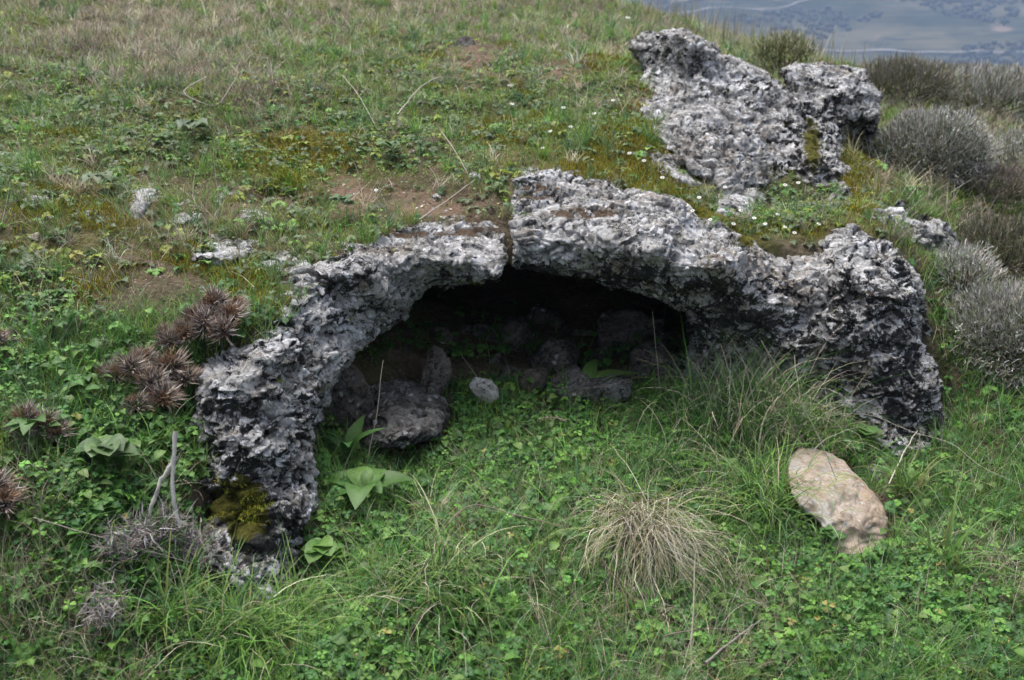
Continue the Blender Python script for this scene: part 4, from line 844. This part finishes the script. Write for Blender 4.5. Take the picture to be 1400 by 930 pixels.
tuft(395, 250, 420, .05, .05, .10, 'mossy yellow-green grass cushion hanging over bare soil on the slope', .8, cols=[MO, MY, OL, BR], wts=[2, 3, 4, 3], W=(.002, .003))
tuft(240, 115, 300, .14, .10, .24, 'brownish dead grass tuft high at the upper left', .2, cols=[DR, BRN, (.30, .25, .22)], wts=[3, 3, 3], W=(.0018, .003))
tuft(110, 70, 300, .16, .10, .26, 'brownish dead grass tuft in the top left corner', .2, cols=[DR, BRN, (.30, .25, .22)], wts=[3, 3, 3], W=(.002, .0034))
tuft(330, 140, 220, .12, .10, .22, 'brownish dead grass tuft on the slope, right of the larger two', .2, cols=[DR, BRN, (.30, .25, .22)], wts=[3, 3, 3], W=(.002, .0034))

# thistles
SPK = [(.165, .125, .10), (.24, .20, .165), (.15, .125, .11), (.36, .33, .31)]
def burr(parent, c, r, name='seed_head'):
    n = int(rng.integers(260, 340)); Bm = Batch(); d = rng.normal(0, 1, (n, 3)); d /= np.linalg.norm(d, axis=1, keepdims=True); d[:, 2] = np.where(d[:, 2] < -.35, -d[:, 2], d[:, 2])
    ax = rng.normal(0, .5, 3) + [0, -.3, .8]; ax /= np.linalg.norm(ax); al = d @ ax; d += ax * .35; d /= np.linalg.norm(d, axis=1, keepdims=True)
    L = r * rng.uniform(.55, 1.15, n) * np.where(al > .6, .75, 1.0); p0 = d * r * .25; p1 = d * L[:, None] + rng.normal(0, r * .07, (n, 3)); cc_ = mixcol(n, SPK, [4, 3, 3, 2]); inner = np.where((al > .55)[:, None], [[.18, .12, .08]], cc_)
    mid = (p0 + p1) / 2 + rng.normal(0, r * .05, (n, 3)); tubes(Bm, p0, mid, r * .030, r * .026, inner * .8, 3); tubes(Bm, mid, p1, r * .026, r * .003, np.clip(inner * [1.6, 1.55, 1.5], 0, .6), 3)
    V0_, T0_ = IV * r * .3, IT; Bm.add(V0_, None, T0_, np.array([.07, .045, .03])); o = Bm.build(name, TWIG, parent, smooth=False); o.location = [float(v) for v in c]; return o
def thistle(heads, label, stems, base=None, f=None):
    b0 = onground(*heads[0][:2])[0] if base is None else base; root = empty('dry_thistle', b0, label, 'thistle')
    for (a, b, r) in heads:
        P = onground(a, b + 8)[0]; burr(root, P - b0 + [0, -.03, r * 1.15], r * 1.12)
    for st in stems:
        Bm = Batch(); pts = [onground(a, b)[0] + [0, 0, l] - b0 for a, b, l in st]; polytube(Bm, pts, .0032, (.38, .35, .31), 6); Bm.build('stem', TWIG, root)
thistle([(300,432,.055),(322,446,.05),(288,458,.055),(312,470,.055),(262,470,.05),(240,478,.045),(272,446,.045),(330,428,.04),(232,462,.035)], 'upper cluster of brown spiny thistle heads resting against the left limb', [[(132,482,.01),(180,476,.015),(225,473,.03)], [(300,440,.03),(270,455,.03),(235,475,.02)]])
thistle([(218,545,.06),(190,520,.055),(243,520,.058),(232,562,.055),(168,525,.045),(262,533,.05),(196,566,.045),(205,500,.042),(152,515,.035),(276,522,.035)], 'lower cluster of brown spiny thistle heads, just left of the left limb', [[(238,590,.05),(228,560,.04),(218,540,.04)], [(160,520,.02),(200,530,.03),(245,530,.03)]])
thistle([(48,590,.05),(75,592,.045),(90,600,.04)], 'small group of brown thistle heads among leaves at the left', [[(30,610,.01),(60,600,.03)]])
thistle([(8,690,.06),(22,705,.055),(-12,720,.06)], 'brown thistle heads cut by the left edge of the picture, lowest of all', [[(-30,740,.01),(8,700,.03)]])
thistle([(8,478,.045),(-8,488,.045)], 'greyish thistle head at the left edge, above the others', [[(-30,500,.01),(5,484,.03)]])
# dead grey plant with bare stems
b0 = onground(245, 745)[0]; root = empty('dead_plant', b0, 'dead grey spiky plant collapsed against the foot of the left limb', 'dead plant')
for (a, b, n, s_) in ((200,765,240,.06),(235,750,300,.07),(268,775,300,.07),(298,800,240,.06),(318,820,140,.05),(172,775,160,.05),(150,860,140,.05)):
    Bm = Batch(); P = onground(a, b)[0] + [0, -.02, .07] - b0; n_ = int(n * 1.3); q = rng.normal(0, .022, (n_, 3)); cc_ = mixcol(n_, [(.26, .235, .235), (.34, .31, .30), (.18, .15, .14)], [4, 3, 3])
    blades(Bm, P + q, azs(n_), rng.uniform(.03, s_, n_), rng.uniform(.002, .004, n_), rng.uniform(.1, 2.2, n_), rng.uniform(-.5, .9, n_), cc_, 3); Bm.build('dead_foliage', TWIG, root)
for pts in ([(240,590,.08),(236,640,.10),(238,690,.09),(246,722,.04)], [(241,625,.11),(215,665,.10),(205,700,.08),(195,742,.03)]):
    Bm = Batch(); y0 = 2.16; P = [at(float(a), float(b), 2.14 - .10 * (b - 590) / 150) - b0 for a, b, l in pts]; polytube(Bm, P, .0055, (.46, .43, .40), 7, .8); Bm.build('stem', TWIG, root)

# loose stalks and twigs
def stick(pts, r, col, label, name='dry_stalk', cat='dry stalk'):
    P = np.array([onground(a, b)[0] + [0, -.02, l + .035] for a, b, l in pts]); Bm = Batch(); c0 = P[0].copy(); polytube(Bm, P - c0, r, col, 5, .5); o = Bm.build(name, TWIG); o.location = [float(v) for v in c0]; tag(o, label, cat)
def standing(px0, py0, px1, py1, r, col, label, Yd=0.0, bend=0.0, name='dry_stalk', cat='dry stalk'):
    P0 = onground(px0, py0)[0]; P1 = at(float(px1), float(py1), P0[1] + Yd); mid = (P0 + P1) / 2 + [bend, 0, 0]; Bm = Batch(); polytube(Bm, [P0 * 0, mid - P0, P1 - P0], r, col, 5, .5); o = Bm.build(name, TWIG); o.location = [float(v) for v in P0]; tag(o, label, cat)
standing(943, 928, 951, 755, .0026, (.55, .48, .36), 'straight pale straw stalk standing near the bottom edge', .12)
standing(497, 650, 524, 492, .0018, (.5, .45, .36), 'thin pale stalk rising in front of the left side of the cave', .05, .01)
standing(905, 560, 892, 425, .0014, (.36, .32, .25), 'thin stem rising in the dark right half of the cave', .02)
standing(675, 555, 632, 488, .0013, (.4, .36, .3), 'thin crooked stem above the pale pointed stone', .03, .01)
standing(1020, 640, 985, 470, .0014, (.42, .38, .28), 'thin grass stalk at the right side of the mouth', .05, .02)
standing(1160, 700, 1040, 465, .0015, (.45, .42, .32), 'long thin stalk leaning left across the right limb', .1, .03)
stick([(470,120,.03),(492,152,.05),(514,186,.02)], .002, (.42,.38,.33), 'short straight straw on the slope, left one')
stick([(545,172,.02),(575,145,.06),(600,132,.07),(622,128,.05)], .003, (.42,.38,.33), 'curved pale straw on the slope')
stick([(605,200,.03),(625,230,.03),(640,252,.01)], .0028, (.34,.28,.24), 'thin brownish twig leaning above the crack')
stick([(575,315,.01),(615,290,.02),(650,262,.015)], .0028, (.40,.35,.29), 'thin pale twig lying on bare soil just above the arch')
stick([(560,800,.03),(640,720,.06),(700,738,.06),(770,765,.08)], .0022, (.24,.18,.15), 'long thin brown stem lying across the foreground grass')
stick([(820,790,.04),(850,840,.05),(872,905,.02)], .0026, (.13,.09,.07), 'dark brown twig in front of the bleached tuft')
stick([(905,888,.02),(960,880,.03),(1030,884,.02)], .0024, (.20,.16,.14), 'dark twig lying at the bottom, right of centre')
stick([(960,925,.02),(1000,895,.03),(1035,870,.03)], .0035, (.24,.21,.19), 'thicker grey twig at the bottom, right of centre')
stick([(60,745,.05),(200,790,.06),(330,818,.05),(450,832,.04)], .0015, (.38,.33,.28), 'long straw lying over the bottom left grass')
stick([(1120,610,.09),(1180,612,.10),(1240,632,.08),(1290,640,.07),(1330,668,.05),(1400,690,.03)], .0011, (.42,.38,.32), 'long thin stem sagging from the pinkish stone to the right edge')
stick([(1205,700,.07),(1230,655,.10),(1242,640,.11)], .0024, (.45,.42,.33), 'thin bent stem beside the pinkish stone')
stick([(285,120,.02),(250,160,.08),(300,175,.05),(330,140,.09)], .003, (.34,.30,.27), 'forked dry twig on the upper left slope')
stick([(180,34,.1),(235,12,.16),(270,4,.18),(285,40,.05)], .0045, (.40,.36,.30), 'long bent straw near the top edge')
# seed ear
b0 = onground(735, 600)[0] + [0, 0, .07]; Bm = Batch(); n = 90; t = rng.random(n); ctr = np.stack([t * .09, -.01 * t, .012 * np.sin(t * 3)], -1); d = rng.normal(0, 1, (n, 3)); d /= np.linalg.norm(d, axis=1, keepdims=True); tubes(Bm, ctr, ctr + d * .009 + [.003, 0, 0], .0016, .0004, (.38, .30, .24), 3); o = Bm.build('grass_ear', TWIG); o.location = [float(v) for v in b0]; tag(o, 'drooping pale seed ear above the clover in front of the cave', 'grass ear')

# white daisies and one yellow flower
pet = join_tpl([leaf_tpl('round', .1, 3, k * 2 * np.pi / 7, .25, 0, .8) for k in range(7)])
FL = [(838,150),(700,155),(812,168),(780,186),(752,192),(742,215),(860,222),(925,128),(905,255),(938,292),(946,300),(1072,265),(1090,262),(1012,300),(1030,310),(1045,318),(1072,322),(1085,330),(955,282),(970,312),(1002,318),(1062,305),(1118,318),(990,268),(858,38),(770,160),(515,272),(880,232)]
fl0 = None
for q, (a, b) in enumerate(FL):
    P = onground(a, b)[0]; s_ = 2.6 * P[1] / FPX
    if fl0 is None:
        root = bpy.data.objects.new('daisy', None); COL.objects.link(root); Bm = Batch(); stamp(Bm, pet, np.zeros((1, 3)) + [0, 0, 4.0], rot(np.array([0.]), np.array([.35]), np.array([-1.57]), 1), 1.0, np.array([[.82, .82, .80]]), 0); Bm.build('petals', LEAF, root)
        Bm = Batch(); Bm.add(IV * .3 + [0, -.1, 4.1], None, IT, np.array([.55, .4, .05])); Bm.build('flower_centre', LEAF, root); Bm = Batch(); tubes(Bm, np.zeros((1, 3)), np.array([[0, 0, 3.9]]), .09, .08, GR, 4); Bm.build('stem', LEAF, root); fl0 = root; r = root
    else:
        r = fl0.copy(); COL.objects.link(r)
        for ch in list(fl0.children): c_ = ch.copy(); COL.objects.link(c_); c_.parent = r
    r.location = [float(v) for v in P]; r.scale = (s_ * 1.2,) * 3; r.rotation_euler = (0, 0, float(rng.uniform(-.8, .8)))
    tag(r, 'tiny white daisy dotting the mossy turf between the rocks', 'flower', 'tiny white daisies on the slope')
P = at(1321., 412., 3.75); root = empty('yellow_flower', [P[0], P[1], P[2] - .1], 'single small yellow flower in front of the right-hand shrubs', 'flower')
Bm = Batch(); stamp(Bm, pet, np.array([[0, 0, .1]]), rot(np.array([0.]), np.array([.5]), np.array([-1.57]), 1), .013, np.array([[.75, .55, .03]]), 0); Bm.build('petals', LEAF, root); Bm = Batch(); tubes(Bm, np.array([[0, 0, -.06]]), np.array([[0, 0, .1]]), .0015, .0012, GR, 4); Bm.build('stem', LEAF, root)

# ------------------------------------------------------------------ shrubs
def shrub(px, py, Y, rx, ry, rz, n, label, cols, wts, L=(.018, .042), W=.0052, greens=.35, seed=0, group=None):
    P = at(float(px), float(py), float(Y)); g = float(groundT(np.array([P[0]]), np.array([P[1]]))[0]); base = np.array([P[0], P[1], g])
    root = empty('shrub', base, label, 'shrub', group); ctr = np.array([0, 0, max(P[2] - g, rz * .3)])
    d = rng.normal(0, 1, (n, 3)); d /= np.linalg.norm(d, axis=1, keepdims=True); d[:, 2] = np.where(d[:, 2] < -.3, -d[:, 2], d[:, 2]); lump = 1 + .22 * fbm(d * 1.5 + seed, 1.6, 4, seed)
    rr = rng.uniform(.35, 1, n) ** .5 * lump; q = ctr + d * rr[:, None] * [rx, ry, rz]; dd = d * [1 / rx, 1 / ry, 1 / rz] * rx + rng.normal(0, .45, (n, 3)) + [0, 0, .35]; az = np.arctan2(dd[:, 1], dd[:, 0]); ln = np.arctan2(np.hypot(dd[:, 0], dd[:, 1]), dd[:, 2])
    c = mixcol(n, cols, wts); Ls = rng.uniform(*L, n); Bm = Batch(); blades(Bm, q, az, Ls, W * rng.uniform(.7, 1.3, n), ln, rng.normal(0, .5, n), c, 2, wob=.35); 
    k = rng.random(n) < .6; tip = q[k] + np.stack([np.sin(ln[k]) * np.cos(az[k]), np.sin(ln[k]) * np.sin(az[k]), np.cos(ln[k])], -1) * Ls[k][:, None] * .45
    blades(Bm, tip, az[k] + rng.choice([-1, 1], k.sum()) * rng.uniform(.5, 1.3, k.sum()), Ls[k] * .5, W * .8, ln[k] + rng.normal(0, .4, k.sum()), rng.normal(0, .3, k.sum()), c[k] * 1.08, 2)
    Bm.build('twigs', TWIG, root)
    if greens:
        m = int(n * greens); d2 = d[:m]; Bm = Batch(); blades(Bm, ctr + d2 * (rr[:m] * .86)[:, None] * [rx, ry, rz], azs(m), rng.uniform(.015, .035, m) * (L[1] / .07), W * 1.3, rng.uniform(0, 1.2, m), rng.uniform(-.3, .8, m), mixcol(m, [(.08, .09, .045), (.06, .085, .03), (.13, .14, .06)], [3, 3, 2]), 2); Bm.build('foliage', LEAF, root)
    m = 26; Bm = Batch(); p0 = rng.normal(0, .04, (m, 3)) * [1, 1, .2] * rx * 3 - [0, 0, .03]; p1 = ctr + d[:m] * [rx * .75, ry * .75, rz * .7]; tubes(Bm, p0, p1, .007, .003, (.10, .08, .065), 4)
    for o_ in [Bm.build('stems', TWIG, root)]: pass
    return root
GY_ = [(.40, .39, .36), (.54, .53, .50), (.22, .20, .17), (.18, .20, .11)]; WT = [4, 3, 2, 3]
shrub(1268, 240, 5.1, .31, .30, .25, 13000, 'rounded grey spiny shrub right beside the darker boulder', GY_, WT, seed=1)
shrub(1375, 500, 3.35, .26, .26, .22, 12000, 'grey spiny shrub at the right edge, level with the arch limb', GY_, WT, seed=2, W=.003)
shrub(1300, 470, 3.6, .14, .2, .16, 2500, 'small grey spiny shrub close behind the right limb', GY_, WT, seed=12, W=.003)
shrub(1365, 385, 4.1, .3, .3, .16, 4500, 'low brownish-green bush above the right-edge shrub', [(.18,.16,.11),(.27,.24,.20),(.12,.13,.06)], [3,3,3], seed=3, greens=.6)
shrub(1400, 255, 5.6, .36, .35, .24, 5000, 'grey-brown shrub cut by the right edge, right of the rounded one', GY_, WT, seed=4, W=.005)
shrub(1230, 160, 7.6, .42, .4, .22, 3500, 'dull olive-grey shrub behind the rounded grey one', [(.24,.22,.17),(.30,.28,.25),(.15,.15,.08)], [3,3,3], L=(.05,.1), W=.007, seed=5, greens=.5)
shrub(1340, 178, 8.0, .55, .5, .26, 4200, 'wide greyish shrub on the slope, below the valley view', GY_, WT, L=(.05,.1), W=.008, seed=6)
TN, TW = [(.34,.31,.27),(.42,.39,.35),(.26,.22,.19),(.2,.2,.11)], [4,3,2,3]
shrub(1320, 158, 10.0, .9, .6, .20, 5500, 'low grey bush along the brow, below the pale valley road', TN, TW, L=(.03, .07), W=.010, seed=9)
shrub(1400, 185, 9.3, .7, .6, .26, 4500, 'grey bush at the right end of the brow', TN, TW, L=(.03, .07), W=.010, seed=10)
shrub(1238, 126, 10.4, .42, .4, .14, 2400, 'small tan bush on the brow, left one against the valley', TN, TW, L=(.03, .06), W=.010, seed=7)
shrub(1070, 84, 7.6, .28, .25, .20, 1100, 'loose olive-green bush rising between the two boulders', [(.32,.31,.17),(.24,.26,.11),(.40,.37,.28)], [3,3,2], L=(.04,.09), W=.007, seed=11, greens=.8)
shrub(1345, 300, 5.0, .28, .3, .12, 3000, 'low brown twiggy bush below the grey-brown shrub', [(.24,.20,.17),(.30,.26,.23),(.14,.12,.08)], [3,3,3], seed=13)
# low scrub on the slope behind
B = Batch(); P, px, py = sample(500, Y0=4, Y1=12.5, u0=.3, u1=.85, p=1.0, dens=lambda a, b, x, y: sstep(1150, 1230, a) * (.6 + .6 * n2(x, y, 1.3, 81)))
n = len(P); blades(B, P, azs(n), rng.uniform(.06, .2, n), rng.uniform(.004, .009, n) * (P[:, 1] / 7), rng.uniform(.1, 1, n), rng.uniform(0, .9, n), mixcol(n, [DR, (.28, .26, .25), (.15, .15, .07), BRN], [3, 4, 3, 2]), 3)
tag(B.build('low_scrub', TWIG), kind='stuff')
# seed stalks against the valley
B = Batch(); x = rng.uniform(1.3, 3.0, 420); y = rng.uniform(8.3, 11.5, 420); P = np.stack([x, y, groundT(x, y)], -1)
blades(B, P, azs(420), rng.uniform(.12, .42, 420), .006, rng.uniform(0, .35, 420), rng.uniform(0, .6, 420), mixcol(420, [DR, PD, (.2, .2, .1)], [3, 2, 2]), 3); tag(B.build('brow_grass', DRY), kind='stuff')
standing(1172, 118, 1183, 58, .004, (.36, .31, .24), 'thin brown seed stalk against the valley, behind the darker boulder', 0, .01)
b0 = at(1345., 150., 8.2); root = empty('branched_stalk', b0 - [0, 0, .1], 'pale leafless branched stalk at the upper right against the valley', 'dry stalk')
for pts in ([(0,0,0),(0,0,.15),(-.03,0,.3)], [(0,0,.14),(.09,0,.2),(.16,0,.36)], [(-.01,0,.2),(-.09,0,.27),(-.14,0,.29)]):
    Bm = Batch(); polytube(Bm, pts, .006, (.5, .48, .42), 5); Bm.build('branch', TWIG, root)

# ------------------------------------------------------------------ the air of the valley
def haze():
    M = NT('haze_air'); v = M.n('ShaderNodeVolumePrincipled'); v.inputs['Color'].default_value = (.27, .36, .54, 1); v.inputs['Density'].default_value = .0010; v.inputs['Anisotropy'].default_value = .1; M.l(v.outputs[0], M.out.inputs['Volume'])
    lo = np.array([-2600, -300, -135.]); hi = np.array([2900, 2700, 290.]); V = np.array([[(lo, hi)[a][0], (lo, hi)[b][1], (lo, hi)[c][2]] for a in (0, 1) for b in (0, 1) for c in (0, 1)])
    Q = np.array([[0, 1, 3, 2], [4, 6, 7, 5], [0, 4, 5, 1], [2, 3, 7, 6], [0, 2, 6, 4], [1, 5, 7, 3]]); return tag(mesh_np('haze', V, Q, M.m), kind='stuff')
haze()
